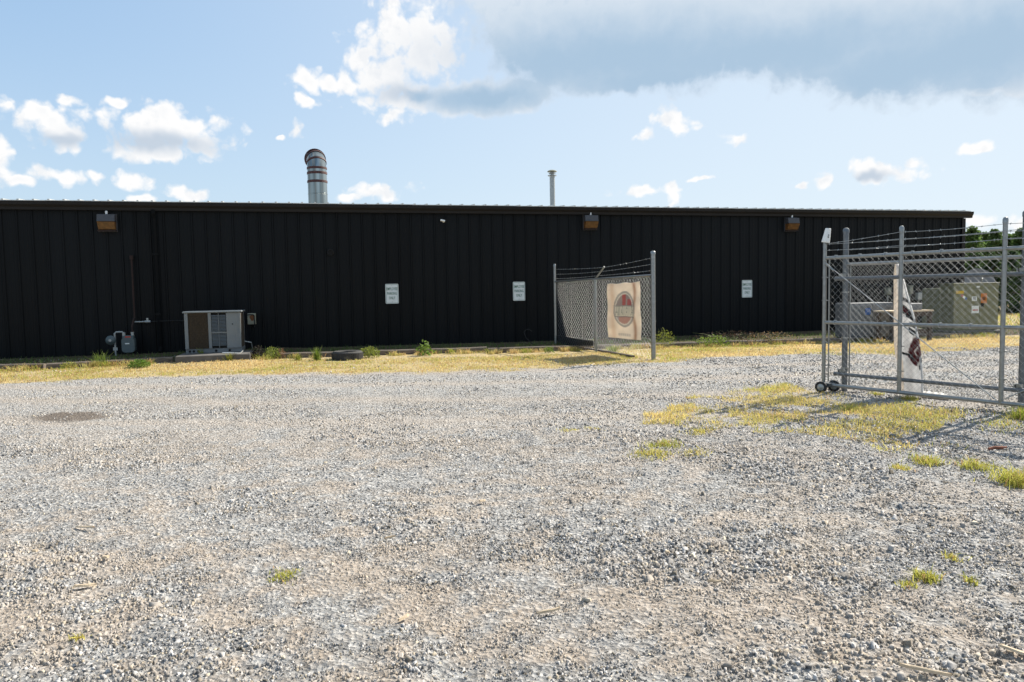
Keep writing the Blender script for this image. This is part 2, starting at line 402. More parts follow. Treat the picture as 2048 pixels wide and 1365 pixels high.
# ------------------------------------------------------------------ ground
def axis(segs):
    out = []
    for a, b, h in segs: out += list(np.arange(a, b, h))
    return np.array(out)
gxs = np.concatenate([[-900, -300, -120, -60, -35, -24], axis([(-18, -12, .45), (-12, -6, .12), (-6, 7, .042), (7, 12, .12), (12, 22, .4)]), [22, 26, 34, 50, 90, 160, 400, 900]])
gys = np.concatenate([[-400, -100, -30, -10, -4, -1, .5, 1.5], axis([(2.1, 6, .030), (6, 9, .05), (9, 12, .075), (12, 21, .11), (21, 30, .4)]), [30, 33, 38, 45, 60, 90, 150, 300, 700, 1500]])
X, Y = np.meshgrid(gxs, gys); Z = gz(X, Y)
Z = Z + np.clip(1.2 - np.hypot(X, Y) / 11, 0, 1) * ((fbm(X * 14, Y * 14, 2) - .5) * .016 + (RNG.random(X.shape) - .5) * .008) * (np.abs(X) < 8) * (Y < 12) * (Y > 2.1)
nx, ny = len(gxs), len(gys)
idx = np.arange(nx * ny).reshape(ny, nx)
quads = np.stack([idx[:-1, :-1], idx[:-1, 1:], idx[1:, 1:], idx[1:, :-1]], -1).reshape(-1, 4)
gr = np.maximum(grass_mask(X, Y), patch_mask(X, Y) * .75); gr = np.where(Y > 28, 1.6, gr)
so = soil_mask(X, Y); di = np.maximum(dirt_mask(X, Y), so * 1.3); so = so * 1.15
behind = (de(X, Y) < np.interp(X, _tx, _td) - .02) & (de(X, Y) > -1) & (X < 14.6); gr = np.where(behind, .12, gr); so = np.where(behind, 1.0, so)  # dark soil colour behind the timbers also paints in the wall's shade
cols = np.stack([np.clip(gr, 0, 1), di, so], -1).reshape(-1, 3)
mg = bpy.data.materials.new('gravel_ground'); mg.use_nodes = True
nt = mg.node_tree; N_, L_ = nt.nodes, nt.links; bs = N_['Principled BSDF']; bs.inputs['Roughness'].default_value = .95; bs.inputs['Specular IOR Level'].default_value = .2
at = N_.new('ShaderNodeAttribute'); at.attribute_name = 'Col'; sx = N_.new('ShaderNodeSeparateColor'); L_.new(at.outputs['Color'], sx.inputs[0])
tc = N_.new('ShaderNodeTexCoord')
def nnoise(s, d=6, r=.6):
    n = N_.new('ShaderNodeTexNoise'); n.inputs['Scale'].default_value = s; n.inputs['Detail'].default_value = d; n.inputs['Roughness'].default_value = r
    L_.new(tc.outputs['Object'], n.inputs['Vector']); return n.outputs[0]
def nvor(s, out='Color', feat='F1'):
    n = N_.new('ShaderNodeTexVoronoi'); n.feature = feat; n.inputs['Scale'].default_value = s; L_.new(tc.outputs['Object'], n.inputs['Vector']); return n.outputs[out]
def nramp(x, stops):
    n = N_.new('ShaderNodeValToRGB'); L_.new(x, n.inputs[0])
    while len(n.color_ramp.elements) < len(stops): n.color_ramp.elements.new(.5)
    for e, (p, c) in zip(n.color_ramp.elements, stops): e.position = p; e.color = (*c, 1)
    return n.outputs[0]
def nmix(f, a, b, t='MIX'):
    n = N_.new('ShaderNodeMix'); n.data_type = 'RGBA'; n.blend_type = t
    if isinstance(f, (int, float)): n.inputs[0].default_value = f
    else: L_.new(f, n.inputs[0])
    for i, x in ((6, a), (7, b)):
        if isinstance(x, tuple): n.inputs[i].default_value = (*x, 1)
        else: L_.new(x, n.inputs[i])
    return n.outputs[2]
v1 = nvor(130); sv = N_.new('ShaderNodeSeparateColor'); L_.new(v1, sv.inputs[0])
stone = nramp(sv.outputs[0], [(0, (.08, .082, .085)), (.35, (.20, .20, .20)), (.7, (.34, .335, .325)), (1, (.55, .54, .52))])
stone = nmix(.5, stone, nramp(nnoise(6, 8, .7), [(.3, (.25, .24, .225)), (.7, (.52, .50, .47))]))
v2 = nvor(44); sv2 = N_.new('ShaderNodeSeparateColor'); L_.new(v2, sv2.inputs[0])
grit = nramp(sv2.outputs[1], [(0, (.06, .058, .055)), (.25, (.19, .183, .175)), (.6, (.36, .35, .33)), (1, (.62, .60, .57))])
stone = nmix(.5, stone, grit)
dirt = nramp(nnoise(48, 8, .8), [(.25, (.22, .17, .125)), (.5, (.43, .345, .265)), (.8, (.58, .485, .385))])
soil_and_shade = nramp(nnoise(14, 8, .7), [(.3, (.022, .016, .012)), (.7, (.085, .06, .045))])  # brown earth of the hollow, and the painted shade behind the timbers
thatch = nramp(nnoise(9, 9, .75), [(.25, (.22, .17, .08)), (.5, (.45, .35, .18)), (.75, (.58, .46, .27))])
dirt = nmix(.25, dirt, grit); c = nmix(sx.outputs[1], stone, dirt); c = nmix(sx.outputs[2], c, soil_and_shade); c = nmix(sx.outputs[0], c, thatch)
L_.new(c, bs.inputs['Base Color'])
bp = N_.new('ShaderNodeBump'); bp.inputs['Strength'].default_value = 1.0; bp.inputs['Distance'].default_value = .02
mh = N_.new('ShaderNodeMath'); mh.operation = 'ADD'; L_.new(nvor(44, 'Distance'), mh.inputs[0]); L_.new(nnoise(38, 7, .75), mh.inputs[1])
L_.new(mh.outputs[0], bp.inputs['Height']); L_.new(bp.outputs[0], bs.inputs['Normal'])
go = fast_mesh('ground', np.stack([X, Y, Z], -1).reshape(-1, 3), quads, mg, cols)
go['kind'] = 'structure'
go.data.polygons.foreach_set('use_smooth', np.ones(len(go.data.polygons), bool))

# ------------------------------------------------------------------ gravel stones
CUBE = np.array([(1,0,-1),(-.5,.87,-1),(-.5,-.87,-1),(1,0,1),(-.5,.87,1),(-.5,-.87,1)], float)
TOP = np.array([(3,4,5),(0,1,4),(0,4,3),(1,2,5),(1,5,4),(2,0,3),(2,3,5)])
def stones(ymin, ymax, dens, smin, smax, spow, margin):
    n = int(dens * (ymax - ymin) * ((ymin + ymax) * .72 + 2 * margin))
    y = np.sqrt(RNG.random(n) * (ymax ** 2 - ymin ** 2) + ymin ** 2)
    x = (RNG.random(n) * 2 - 1) * (y * .715 + margin)
    keep = RNG.random(n) < (1 - .25 * dirt_mask(x, y)) * (1 - .85 * np.clip(grass_mask(x, y), 0, 1)) * (1 - 1.55 * soil_mask(x, y)) * (1 - .55 * track_mask(x, y))
    clump = fbm(x * 1.6 + 60, y * 1.6, 3); keep &= RNG.random(n) < .5 + 1.1 * sstep(clump, .3, .65)
    keep &= RNG.random(n) < np.where(np.abs(x) > y * .70 + .2, .45, 1)
    x, y, clump = x[keep], y[keep], clump[keep]; n = len(x)
    s = smin + (smax - smin) * RNG.random(n) ** spow * (.6 + .7 * sstep(clump, .45, .7))
    right = sstep(x / np.maximum(y, 1), -.1, .6); s *= .9 + .35 * right
    z = gz(x, y)
    V = CUBE[None] * (1 + (RNG.random((n, 6, 3)) - .5) * 1.0); V[:, 3:, :2] *= (.45 + .4 * RNG.random((n, 1, 1)))
    V *= (s[:, None] * np.stack([.8 + .6 * RNG.random(n), .55 + .4 * RNG.random(n), .35 + .4 * RNG.random(n)], -1))[:, None, :]
    tilt = (RNG.random(n) - .5) * .9; ct, st = np.cos(tilt)[:, None], np.sin(tilt)[:, None]
    V = np.stack([V[..., 0], V[..., 1] * ct - V[..., 2] * st, V[..., 1] * st + V[..., 2] * ct], -1)
    a = RNG.random(n) * 2 * PI; ca, sa = np.cos(a)[:, None], np.sin(a)[:, None]
    V = np.stack([V[..., 0] * ca - V[..., 1] * sa, V[..., 0] * sa + V[..., 1] * ca, V[..., 2]], -1)
    V += np.stack([x, y, z + s * .22], -1)[:, None, :]
    g = .09 + .42 * RNG.random(n) ** 1.25; warm = RNG.random(n) < .16
    dm = dirt_mask(x, y) * .7
    c = np.stack([g * (1.03 + .14 * warm), g * (.985 + .02 * warm), g * (.94 - .17 * warm)], -1)
    c = c * (1 - dm[:, None]) + dm[:, None] * np.array([.40, .335, .265])
    return V, c
SV, SC = [], []
for a in [(2.15, 4.2, 10000, .0026, .0115, 3.2, 1.3), (4.2, 7.0, 4700, .0036, .0125, 3.0, 1.2), (7.0, 10.5, 1800, .005, .015, 2.6, .9), (10.5, 16.5, 450, .008, .019, 2.4, 1.0), (2.15, 7, 40, .012, .024, 2.0, .7)]:
    v, c = stones(*a); SV.append(v); SC.append(c)
SV = np.concatenate(SV); SC = np.concatenate(SC); n = len(SV)
T = (TOP[None] + (np.arange(n) * 6)[:, None, None]).reshape(-1, 3)
M_STONE = attr_mat('crushed_stone', .9, 0, 'Col', .5, .25)
o = fast_mesh('gravel', SV.reshape(-1, 3), T, M_STONE, np.repeat(SC, 6, 0)); o['kind'] = 'stuff'; tag(o, 'loose grey crushed stone covering the yard', 'gravel')
print('stones', n)

# ------------------------------------------------------------------ grass
def blades(x, y, h, w, col, lean=.35, z=None):
    n = len(x); z = gz(x, y) if z is None else z
    a = RNG.random(n) * 2 * PI; la = RNG.random(n) * 2 * PI; ln = h * lean * RNG.random(n) * 2
    dx, dy = np.cos(a) * w / 2, np.sin(a) * w / 2
    mx, my = np.cos(la) * ln * .35, np.sin(la) * ln * .35
    V = np.stack([np.stack([x - dx, y - dy, z - .004], -1), np.stack([x + dx, y + dy, z - .004], -1),
                  np.stack([x + dx * .7 + mx, y + dy * .7 + my, z + h * .6], -1), np.stack([x - dx * .7 + mx, y - dy * .7 + my, z + h * .6], -1),
                  np.stack([x + mx * 2.9, y + my * 2.9, z + h * (1 - .25 * lean)], -1)], 1)
    Tt = np.array([(0, 1, 2), (0, 2, 3), (3, 2, 4)])
    return V, Tt, col
def grass_cols(n, f, jit=.25, straw=(.72, .57, .27), pd=.26):
    straw = np.array(straw); green = np.array([.34, .38, .06]); dry = np.array([.52, .33, .15])
    f = np.clip(f, 0, 1)[:, None]; k = RNG.random((n, 1))
    c = straw * (1 - f) + green * f; c = np.where(k < pd, dry, c)
    return c * (1 - jit + 2 * jit * RNG.random((n, 1)))
M_GRASS = attr_mat('grass_blade', .8, .45, 'Col', 0, .2)
GV, GC = [], []
def add_grass(x, y, h, w, f, lean=.5, **kw):
    v, t, c = blades(x, y, h, w, None, lean); GV.append(v); GC.append(np.repeat(grass_cols(len(x), f, **kw), 5, 0))
n = 120000                                           # the strip along the timbers
x = RNG.random(n) * 31 - 14; y = np.interp(x, _gx, _gy) - .3 + RNG.random(n) * 3.4
d = de(x, y); dt = np.interp(x, _tx, _td)
g = grass_mask(x, y); cl = fbm(x * 2.2 + 5, y * 2.2, 4)
keep = (d > dt + .16) & (RNG.random(n) < g * (.15 + 1.2 * sstep(cl, .30, .62)))
x, y, d, dt, cl = x[keep], y[keep], d[keep], dt[keep], cl[keep]
f = np.clip(.22 + .9 * (fbm(x * .7 + 30, y * .9, 3) - .5) * 2 + .35 * sstep(x, .5, 4) * (1 - sstep(x, 5, 9)) + .5 * (1 - sstep(d - dt, .1, .55)), 0, 1)
h = (.02 + .045 * RNG.random(len(x)) ** 2) * (1 + 1.2 * (1 - sstep(d - dt, .05, .4)) * (RNG.random(len(x)) < .4))
add_grass(x, y, h, .007 + .006 * RNG.random(len(x)), f, .8)
n = 15000                                            # grass between timbers and wall, the wall's shade darkened into its blades
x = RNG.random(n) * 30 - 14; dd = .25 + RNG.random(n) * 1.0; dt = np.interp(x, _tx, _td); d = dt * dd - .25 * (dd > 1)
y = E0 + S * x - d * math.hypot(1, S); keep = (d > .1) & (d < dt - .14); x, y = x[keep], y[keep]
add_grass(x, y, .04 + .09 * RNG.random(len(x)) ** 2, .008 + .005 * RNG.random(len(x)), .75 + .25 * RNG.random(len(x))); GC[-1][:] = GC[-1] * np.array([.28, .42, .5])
n = 90000                                            # yellow patch before the gate
x = 1.2 + RNG.random(n) * 4.4; y = 5.6 + RNG.random(n) * 6.2; keep = RNG.random(n) < patch_mask(x, y) * 1.1; x, y = x[keep], y[keep]
add_grass(x, y, .015 + .075 * RNG.random(len(x)) ** 2.4, .004 + .003 * RNG.random(len(x)), .28 + 1.3 * (fbm(x * 1.5, y * 1.5, 3) - .42), .9, straw=(.76, .60, .22), pd=.12)
n = 9000
x = 2.8 + RNG.random(n) * 5; y = 5.4 + RNG.random(n) * 5; keep = inpoly(x, y, SPARSE) & (RNG.random(n) < sstep(fbm(x * 3.2, y * 3.2 + 9, 3), .50, .66)); x, y = x[keep], y[keep]
add_grass(x, y, .02 + .05 * RNG.random(len(x)), .005 + .004 * RNG.random(len(x)), .3 + .5 * RNG.random(len(x)), .8)
for px, py, sx_, k, hh, ff in [(1305,908,.17,420,.05,.35),(1328,892,.14,420,.06,.55),(1388,908,.12,160,.04,.1),(1855,926,.11,420,.07,.5),(1800,940,.07,180,.05,.3),(1948,936,.10,260,.09,.5),(2034,968,.13,520,.13,.5),
        (2042,838,.12,420,.15,.8),(2000,850,.25,260,.05,.5),(1850,1158,.05,260,.05,.5),(1815,1172,.04,110,.03,.4),(1905,1120,.04,90,.04,.3),(1940,1165,.03,70,.04,.5),(570,1152,.07,300,.02,.5),(155,1278,.025,90,.02,.2),
        (1135,862,.10,110,.03,.15),(1185,858,.10,90,.03,.15),(1755,790,.08,160,.06,.5),(1820,800,.10,260,.08,.4),(1570,772,.10,220,.06,.4),(1700,822,.10,260,.08,.5),(1400,865,.12,160,.04,.2),(1780,900,.16,130,.04,.3)]:
    p = ground(px, py); x = p.x + RNG.normal(0, sx_ * .5, k); y = p.y + RNG.normal(0, sx_ * .5, k)
    add_grass(x, y, hh * (.15 + 1.1 * RNG.random(k) ** 1.4), .004 + .003 * RNG.random(k), ff + .15 + .5 * (RNG.random(k) - .5), .9, straw=(.72, .60, .18), pd=.10)
for i in range(190):                                 # ragged tufts against the timbers
    x0 = RNG.random() * 25 - 12.5; k = int(25 + 60 * RNG.random()); d0 = np.interp(x0, _tx, _td) + .06 + .3 * RNG.random() ** 2; y0 = E0 + S * x0 - d0 * math.hypot(1, S)
    w0 = .03 + .07 * RNG.random(); x = x0 + RNG.normal(0, w0, k); y = y0 + RNG.normal(0, w0 * .6, k)
    add_grass(x, y, (.05 + .14 * RNG.random()) * (.4 + .7 * RNG.random(k)), .006 + .005 * RNG.random(k), np.full(k, RNG.random() * 1.1), .8, pd=.5 * RNG.random())
n = 5000                                             # far lawn
x = 12 + RNG.random(n) * 14; y = 22 + RNG.random(n) * 9; keep = de(x, y) < 3 ; keep &= (x > 14.9) | (de(x, y) > .2); x, y = x[keep], y[keep]
add_grass(x, y, .05 + .09 * RNG.random(len(x)), .02 + .01 * RNG.random(len(x)), .8 + .2 * RNG.random(len(x)))
GV = np.concatenate(GV); GC = np.concatenate(GC); n = len(GV)
T = (np.array([(0, 1, 2), (0, 2, 3), (3, 2, 4)])[None] + (np.arange(n) * 5)[:, None, None]).reshape(-1, 3)
o = fast_mesh('grass', GV.reshape(-1, 3), T, M_GRASS, GC); o['kind'] = 'stuff'; tag(o, 'short dry yellow green grass growing in strips and tufts', 'grass')
print('blades', n)

# ------------------------------------------------------------------ the building
EAVE = 3.62
S0 = -17.0; S1 = wl(1925, 560)[0]; DEPTH = 18.0
bld = thing('metal_building', 'long low building clad in black ribbed steel panels with a bronze gutter', 'building', W(0, 0, 0), TH)
PW = .914; npan = int(math.ceil((S1 - S0) / PW)); S0 = S1 - npan * PW
ZB, ZT = .02, EAVE - .03
def panel_profile():
    p = [(0, 0)]
    for i in range(3):
        c0 = .06 + i * .3047
        p += [(c0 - .030, 0), (c0 - .014, -.022), (c0 + .014, -.022), (c0 + .030, 0)]
        for q in (.105, .195):
            p += [(c0 + q - .018, 0), (c0 + q - .008, -.004), (c0 + q + .008, -.004), (c0 + q + .018, 0)]
    p = [q for q in p if q[0] < PW - .004] + [(PW - .004, 0)]
    return p
pf = panel_profile(); k = len(pf); mb = MB()
mb.add([(x, y, ZB) for x, y in pf] + [(x, y, ZT) for x, y in pf] + [(0, .02, ZB), (PW - .004, .02, ZB), (0, .02, ZT), (PW - .004, .02, ZT)],
       [(i, i + 1, k + i + 1, k + i) for i in range(k - 1)] + [(2 * k + 1, 2 * k, 2 * k + 2, 2 * k + 3)])
me = None
for i in range(npan):
    if me is None:
        o = mb.build('wall_panel', M_WALL, bld); me = o.data
    else: o = link('wall_panel', me, bld)
    o.location = (S0 + i * PW, random.uniform(-.003, .003), 0)
MB().box(S0, S1, .03, .2, 0, EAVE - .1).build('wall_liner', M_DARK, bld)
MB().box(S1 - .2, S1, .21, DEPTH, 0, EAVE - .1).build('end_wall', M_WALL, bld)
MB().box(S0, S0 + .2, .21, DEPTH, 0, EAVE - .1).build('end_wall', M_WALL, bld)
MB().box(S0 + .21, S1 - .21, DEPTH - .2, DEPTH, 0, EAVE - .1).build('back_wall', M_WALL, bld)
MB().box(S1 - .10, S1 + .03, -.045, -.034, ZB, EAVE - .2).box(S1 + .004, S1 + .03, -.0335, .12, ZB, EAVE - .2).build('corner_trim', M_TRIM, bld)
# gutter: sculpted profile swept along the eave
gp_ = [(-.03, -.19), (-.105, -.19), (-.115, -.13), (-.15, -.075), (-.16, -.012), (-.16, 0), (-.145, 0), (-.145, -.02), (-.04, -.02), (-.03, 0)]
ends = [(S0 - .1, 0), (S1 + .22, 0)]; g = len(gp_)
MB().add([(e, y, EAVE + z) for e, _ in ends for y, z in gp_], [(i, (i + 1) % g, g + (i + 1) % g, g + i) for i in range(g)] + [tuple(range(g)), tuple(range(2 * g - 1, g - 1, -1))]).build('gutter', M_TRIM, bld)
# roof panels with standing ribs
RS = math.atan(1 / 16); L = DEPTH / 2 / cos(RS)
rp = MB().box(0, PW - .003, -.17, DEPTH / 2, -.001, .014)
for i in range(3): rp.box(.04 + i * .3047, .085 + i * .3047, -.171, DEPTH / 2, .0145, .038)
me = None
for i in range(npan):
    if me is None:
        o = rp.build('roof_panel', M_ROOF, bld); me = o.data
    else: o = link('roof_panel', me, bld)
    o.location = (S0 + i * PW + .1, 0, EAVE + .014 + random.uniform(-.002, .004)); o.rotation_euler = (RS, 0, 0)
zr = EAVE + DEPTH / 2 * math.tan(RS)
MB().add([(S0, DEPTH / 2, zr), (S1, DEPTH / 2, zr), (S1, DEPTH, EAVE), (S0, DEPTH, EAVE)], [(0, 1, 2, 3)]).build('rear_roof', M_ROOF, bld)
MB().add([(S1 + .01, 0, EAVE - .1), (S1 + .01, DEPTH / 2, zr - .03), (S1 + .01, DEPTH, EAVE - .1), (S1 - .05, 0, EAVE - .1), (S1 - .05, DEPTH / 2, zr - .03), (S1 - .05, DEPTH, EAVE - .1)], [(0, 1, 2), (5, 4, 3), (0, 3, 4, 1), (1, 4, 5, 2), (0, 2, 5, 3)]).build('gable', M_WALL, bld)
# downspout
sd, _ = wl(308, 430); 
MB().tube([(sd, -.11, EAVE - .17), (sd, -.11, EAVE - .26), (sd, -.075, EAVE - .36), (sd, -.075, .25), (sd, -.16, .13)], .046, 4).build('downspout', M_WALL, bld)
for z in (1.0, 2.4): MB().box(sd - .06, sd + .06, -.125, -.118, z, z + .04).build('downspout_strap', M_WALL, bld)
# dark round vent in the wall
sv_, zv = wl(661, 505, .05)
MB().lathe([(.085, 0), (.085, .03), (.06, .045), (.055, .02)], 20, Matrix.Translation((sv_, -.02, zv)) @ Matrix.Rotation(PI / 2, 4, 'X')).build('wall_vent', M_DARK, bld)

def on_wall(name, label, cat, px, py, off=0.0, group=None):
    s, z = wl(px, py, off); return thing(name, label, cat, W(s, -off, z), TH, group)
# big stainless duct with gored elbow on the roof
s, _ = wl(636, 400, -1.2); z0 = EAVE + 1.2 * math.tan(RS) + .02
t = thing('exhaust_duct', 'fat shiny steel exhaust duct with a gored elbow and maroon sealed seams on the roof', 'duct', W(s, 1.2, z0), TH)
r, Rb = .248, .29; zt = .98; da = R(97)
dx, dy = cos(da), sin(da)
def ring(cen, nrm, rr, n=28):
    nrm = nrm.normalized(); a = Vector((-dy, dx, 0)); b = nrm.cross(a)
    return [cen + (a * cos(2 * PI * q / n) + b * sin(2 * PI * q / n)) * rr for q in range(n)]
def sweep(name, secs, m, parent):
    n = 28; V = []; 
    for c_, nn, rr in secs: V += ring(c_, nn, rr, n)
    fs = [(i * n + q, i * n + (q + 1) % n, (i + 1) * n + (q + 1) % n, (i + 1) * n + q) for i in range(len(secs) - 1) for q in range(n)]
    return MB().add(V, fs).build(name, m, parent, True)
up = Vector((0, 0, 1))
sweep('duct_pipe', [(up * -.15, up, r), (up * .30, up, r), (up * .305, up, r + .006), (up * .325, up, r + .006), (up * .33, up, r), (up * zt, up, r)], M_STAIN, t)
def arc(a): return Vector((0, 0, zt)) + Vector((dx, dy, 0)) * (Rb * (1 - cos(a))) + up * (Rb * sin(a)), Vector((dx, dy, 0)) * sin(a) + up * cos(a)
angs = [0, R(30), R(60), R(90)]
for i in range(3):
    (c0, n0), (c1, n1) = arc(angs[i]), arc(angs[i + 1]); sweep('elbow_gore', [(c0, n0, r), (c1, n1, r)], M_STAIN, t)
for z in (.60, .82): sweep('sealed_seam', [(up * z, up, r + .001), (up * (z + .008), up, r + .012), (up * (z + .06), up, r + .012), (up * (z + .068), up, r + .001)], M_SEAL, t)
for i, a in enumerate(angs):
    c_, nn = arc(a); rr = r + (.03 if i == 3 else .010)
    sweep('sealed_seam', [(c_ - nn * .03, nn, r + .001), (c_ - nn * .024, nn, rr), (c_ + nn * .024, nn, rr), (c_ + nn * .03, nn, r + .001)], M_SEAL, t)
# slim flue with rain cap
s, _ = wl(1105, 400, -.9); z0 = EAVE + .9 * math.tan(RS) + .02
t = thing('flue_pipe', 'slim grey metal flue with a flat rain cap on the roof', 'flue', W(s, .9, z0), TH)
MB().lathe([(.072, -.12), (.072, .88)], 20).build('pipe', M_METAL, t, True)
MB().lathe([(.11, -.06), (.11, -.02), (.08, .03)], 20).build('flashing_collar', M_METAL, t, True)
MB().lathe([(.125, .90), (.125, .915), (.08, .93)], 20).build('lower_ring', M_METAL, t, True)
MB().lathe([(.10, .965), (.10, .975)], 20).lathe([(.045, .88), (.045, 1.0)], 12).build('middle_ring', M_METAL, t, True)
MB().lathe([(.135, 1.01), (.132, 1.03), (.09, 1.055), (.03, 1.066)], 20).build('rain_cap', M_BOX, t, True)

# ------------------------------------------------------------------ things on the wall
def wall_light(px, py, label):
    t = on_wall('wall_light', label, 'wall light', px, py, .0, 'wall lights under the eave')
    mb = MB(); v = [(-.19, -.03, .02), (.19, -.03, .02), (.19, -.03, .20), (-.19, -.03, .20), (-.185, -.20, .03), (.185, -.20, .03), (.185, -.17, .185), (-.185, -.17, .185)]
    mb.add(v, [(0, 1, 2, 3), (4, 7, 6, 5), (0, 4, 5, 1), (1, 5, 6, 2), (2, 6, 7, 3), (3, 7, 4, 0)]).build('housing', M_LAMP, t)
    MB().box(-.20, .20, -.03, 0.01, -.20, .21).build('back_plate', M_LAMP, t)
    mb = MB(); v = [(-.18, -.031, -.16), (.18, -.031, -.16), (.18, -.031, .018), (-.18, -.031, .018), (-.175, -.13, -.15), (.175, -.13, -.15), (.18, -.215, .018), (-.18, -.215, .018)]
    mb.add(v, [(0, 1, 2, 3), (4, 7, 6, 5), (0, 4, 5, 1), (1, 5, 6, 2), (2, 6, 7, 3), (3, 7, 4, 0)]).build('lens', M_AMBER, t)
    MB().box(-.19, .19, -.15, -.031, -.19, -.165).build('bottom_rim', M_RUST, t)
    MB().lathe([(.025, 0), (.028, .06), (.015, .075)], 10, Matrix.Translation((0, -.09, .20))).build('photocell', M_WHITE, t)
wall_light(216, 447, 'boxy wall light with yellowed lens above the gas meter')
wall_light(1179, 446, 'boxy wall light with yellowed lens above the chain link fence panel')
wall_light(1580, 450, 'boxy wall light with yellowed lens beyond the last parking sign')
t = on_wall('security_camera', 'small white bullet security camera under the eave', 'camera', 887, 443, .0)
t.scale = (.68, .68, .68)
MB().lathe([(.045, 0), (.045, .02), (.02, .03)], 14, Matrix.Rotation(PI / 2, 4, 'X')).build('mount', M_WHITE, t)
Mx = Matrix.Translation((-.05, -.16, .01)) @ Matrix.Rotation(R(70), 4, 'Z') @ Matrix.Rotation(PI / 2 + .25, 4, 'X')
MB().lathe([(.036, -.09), (.04, -.08), (.04, .07), (.036, .08)], 14, Mx).tube([(0, 0, 0), (-.03, -.12, .0)], .014, 8).build('barrel', M_WHITE, t, True)
MB().lathe([(.03, -.096), (.03, -.091)], 14, Mx).build('lens', M_DARK, t)
# employee parking signs
line_me = [text_mesh(w, .100, .60) for w in ('EMPLOYEE', 'PARKING', 'ONLY')]
for m_ in line_me: m_.materials.clear(); m_.materials.append(M_GREEN)
def rrect(w, h, rad, n=6):
    out = []
    for cx, cy, a0 in ((w - rad, h - rad, 0), (-w + rad, h - rad, 90), (-w + rad, -h + rad, 180), (w - rad, -h + rad, 270)):
        out += [(cx + rad * cos(R(a0 + 90 * q / n)), cy + rad * sin(R(a0 + 90 * q / n))) for q in range(n + 1)]
    return out
def parking_sign(px, py, label):
    t = on_wall('parking_sign', label, 'sign', px, py, .036, 'employee parking signs')
    p = rrect(.165, .25, .03); k = len(p)
    MB().add([(x, 0, z) for x, z in p] + [(x, -.004, z) for x, z in p], [tuple(range(k)), tuple(range(2 * k - 1, k - 1, -1))] + [(i, k + i, k + (i + 1) % k, (i + 1) % k) for i in range(k)]).build('sign_plate', M_SIGN, t)
    a, b = rrect(.152, .237, .024), rrect(.145, .230, .02); k = len(a)
    MB().add([(x, -.0055, z) for x, z in a] + [(x, -.0055, z) for x, z in b], [(i, (i + 1) % k, k + (i + 1) % k, k + i) for i in range(k)]).build('border', M_GREEN, t)
    for m_, z in zip(line_me, (.12, .005, -.11)):
        o = link('lettering', m_, t); o.location = (0, -.0055, z)
    for z in (.205, -.205): MB().lathe([(.008, 0), (.008, .006)], 8, Matrix.Translation((0, -.004, z)) @ Matrix.Rotation(PI / 2, 4, 'X')).build('bolt', M_METAL, t)
parking_sign(784, 588, 'white employee parking sign farthest from the chain link fence panel')
parking_sign(1038, 583, 'white employee parking sign just left of the fence panel by the wall')
parking_sign(1494, 578, 'white employee parking sign between the fence panel and the rolling gate')
# disconnect box beside the condenser
t = on_wall('disconnect_box', 'pale electrical disconnect box with a rust stain on the wall beside the condenser', 'box', 504, 638, .03)
MB().box(-.095, .095, -.10, 0, -.135, .135, bev=.008).build('cabinet', M_BOX, t)
MB().add([(.012 + .055 * cos(a) * (1 + .3 * sin(3 * a)), -.1025, .02 + .07 * sin(a)) for a in [2 * PI * q / 14 for q in range(14)]], [tuple(range(13, -1, -1))]).build('rust_stain', M_RUSTL, t)
MB().tube([(-.09, -.115, .10), (.03, -.115, .105), (.06, -.115, .08), (.065, -.115, -.10), (.06, -.06, -.2)], .012, 8).build('conduit', M_BLACK, t)
# little boxes by the far end of the wall
for px, py, w, h, m_, lb in [(1773, 583, .085, .11, M_BOX, 'small tan meter box on the wall behind the rolling gate'), (1817, 580, .07, .13, M_BOX, 'narrow putty coloured box on the wall right of the hanging banner'), (1835, 593, .10, .11, M_METAL, 'square grey junction box on the wall right of the hanging banner')]:
    t = on_wall('junction_box', lb, 'box', px, py, .03, 'boxes on the wall near the transformer')
    MB().box(-w, w, -.12, 0, -h, h, bev=.01).build('cabinet', m_, t); MB().box(-w + .02, w - .02, -.128, -.121, -h + .02, h - .02).build('cover', m_, t)
    MB().tube([(0, -.05, -h), (0, -.05, -h - .5)], .016, 8).build('conduit', M_METAL, t)

# ------------------------------------------------------------------ gas meter and its pipes
OFFM = .38; s, zt = wl(251, 690, OFFM)
base = W(s, -OFFM, 0); gzb = float(gz(base.x, base.y))
t = thing('gas_meter', 'grey green gas meter with round regulator and rusty riser pipe against the wall', 'gas meter', (base.x, base.y, gzb), TH)
def rel(px, py, off=OFFM):
    a, b = wl(px, py, off); return a - s, -(off - OFFM), b - gzb
cx_, _, cz = rel(258, 690)
p = rrect(.135, .17, .07); k = len(p)
MB().add([(cx_ + x, -.09, cz + z) for x, z in p] + [(cx_ + x * 1.04, .0, cz + z * 1.03) for x, z in p] + [(cx_ + x, .09, cz + z) for x, z in p], [tuple(range(k)), tuple(range(3 * k - 1, 2 * k - 1, -1))] + [(j * k + i, (j + 1) * k + i, (j + 1) * k + (i + 1) % k, j * k + (i + 1) % k) for j in range(2) for i in range(k)]).build('meter_body', M_METER, t, True)
MB().box(cx_ - .12, cx_ + .12, -.07, .07, cz + .13, cz + .215, bev=.01).build('index_head', M_METER, t)
MB().box(cx_ - .06, cx_ + .06, -.078, -.071, cz + .145, cz + .20).build('index_window', M_RED, t)
MB().box(cx_ - .06, cx_ + .03, -.098, -.0915, cz + .02, cz + .045).build('badge', M_SIGN, t)
zt2 = rel(245, 667)[2]
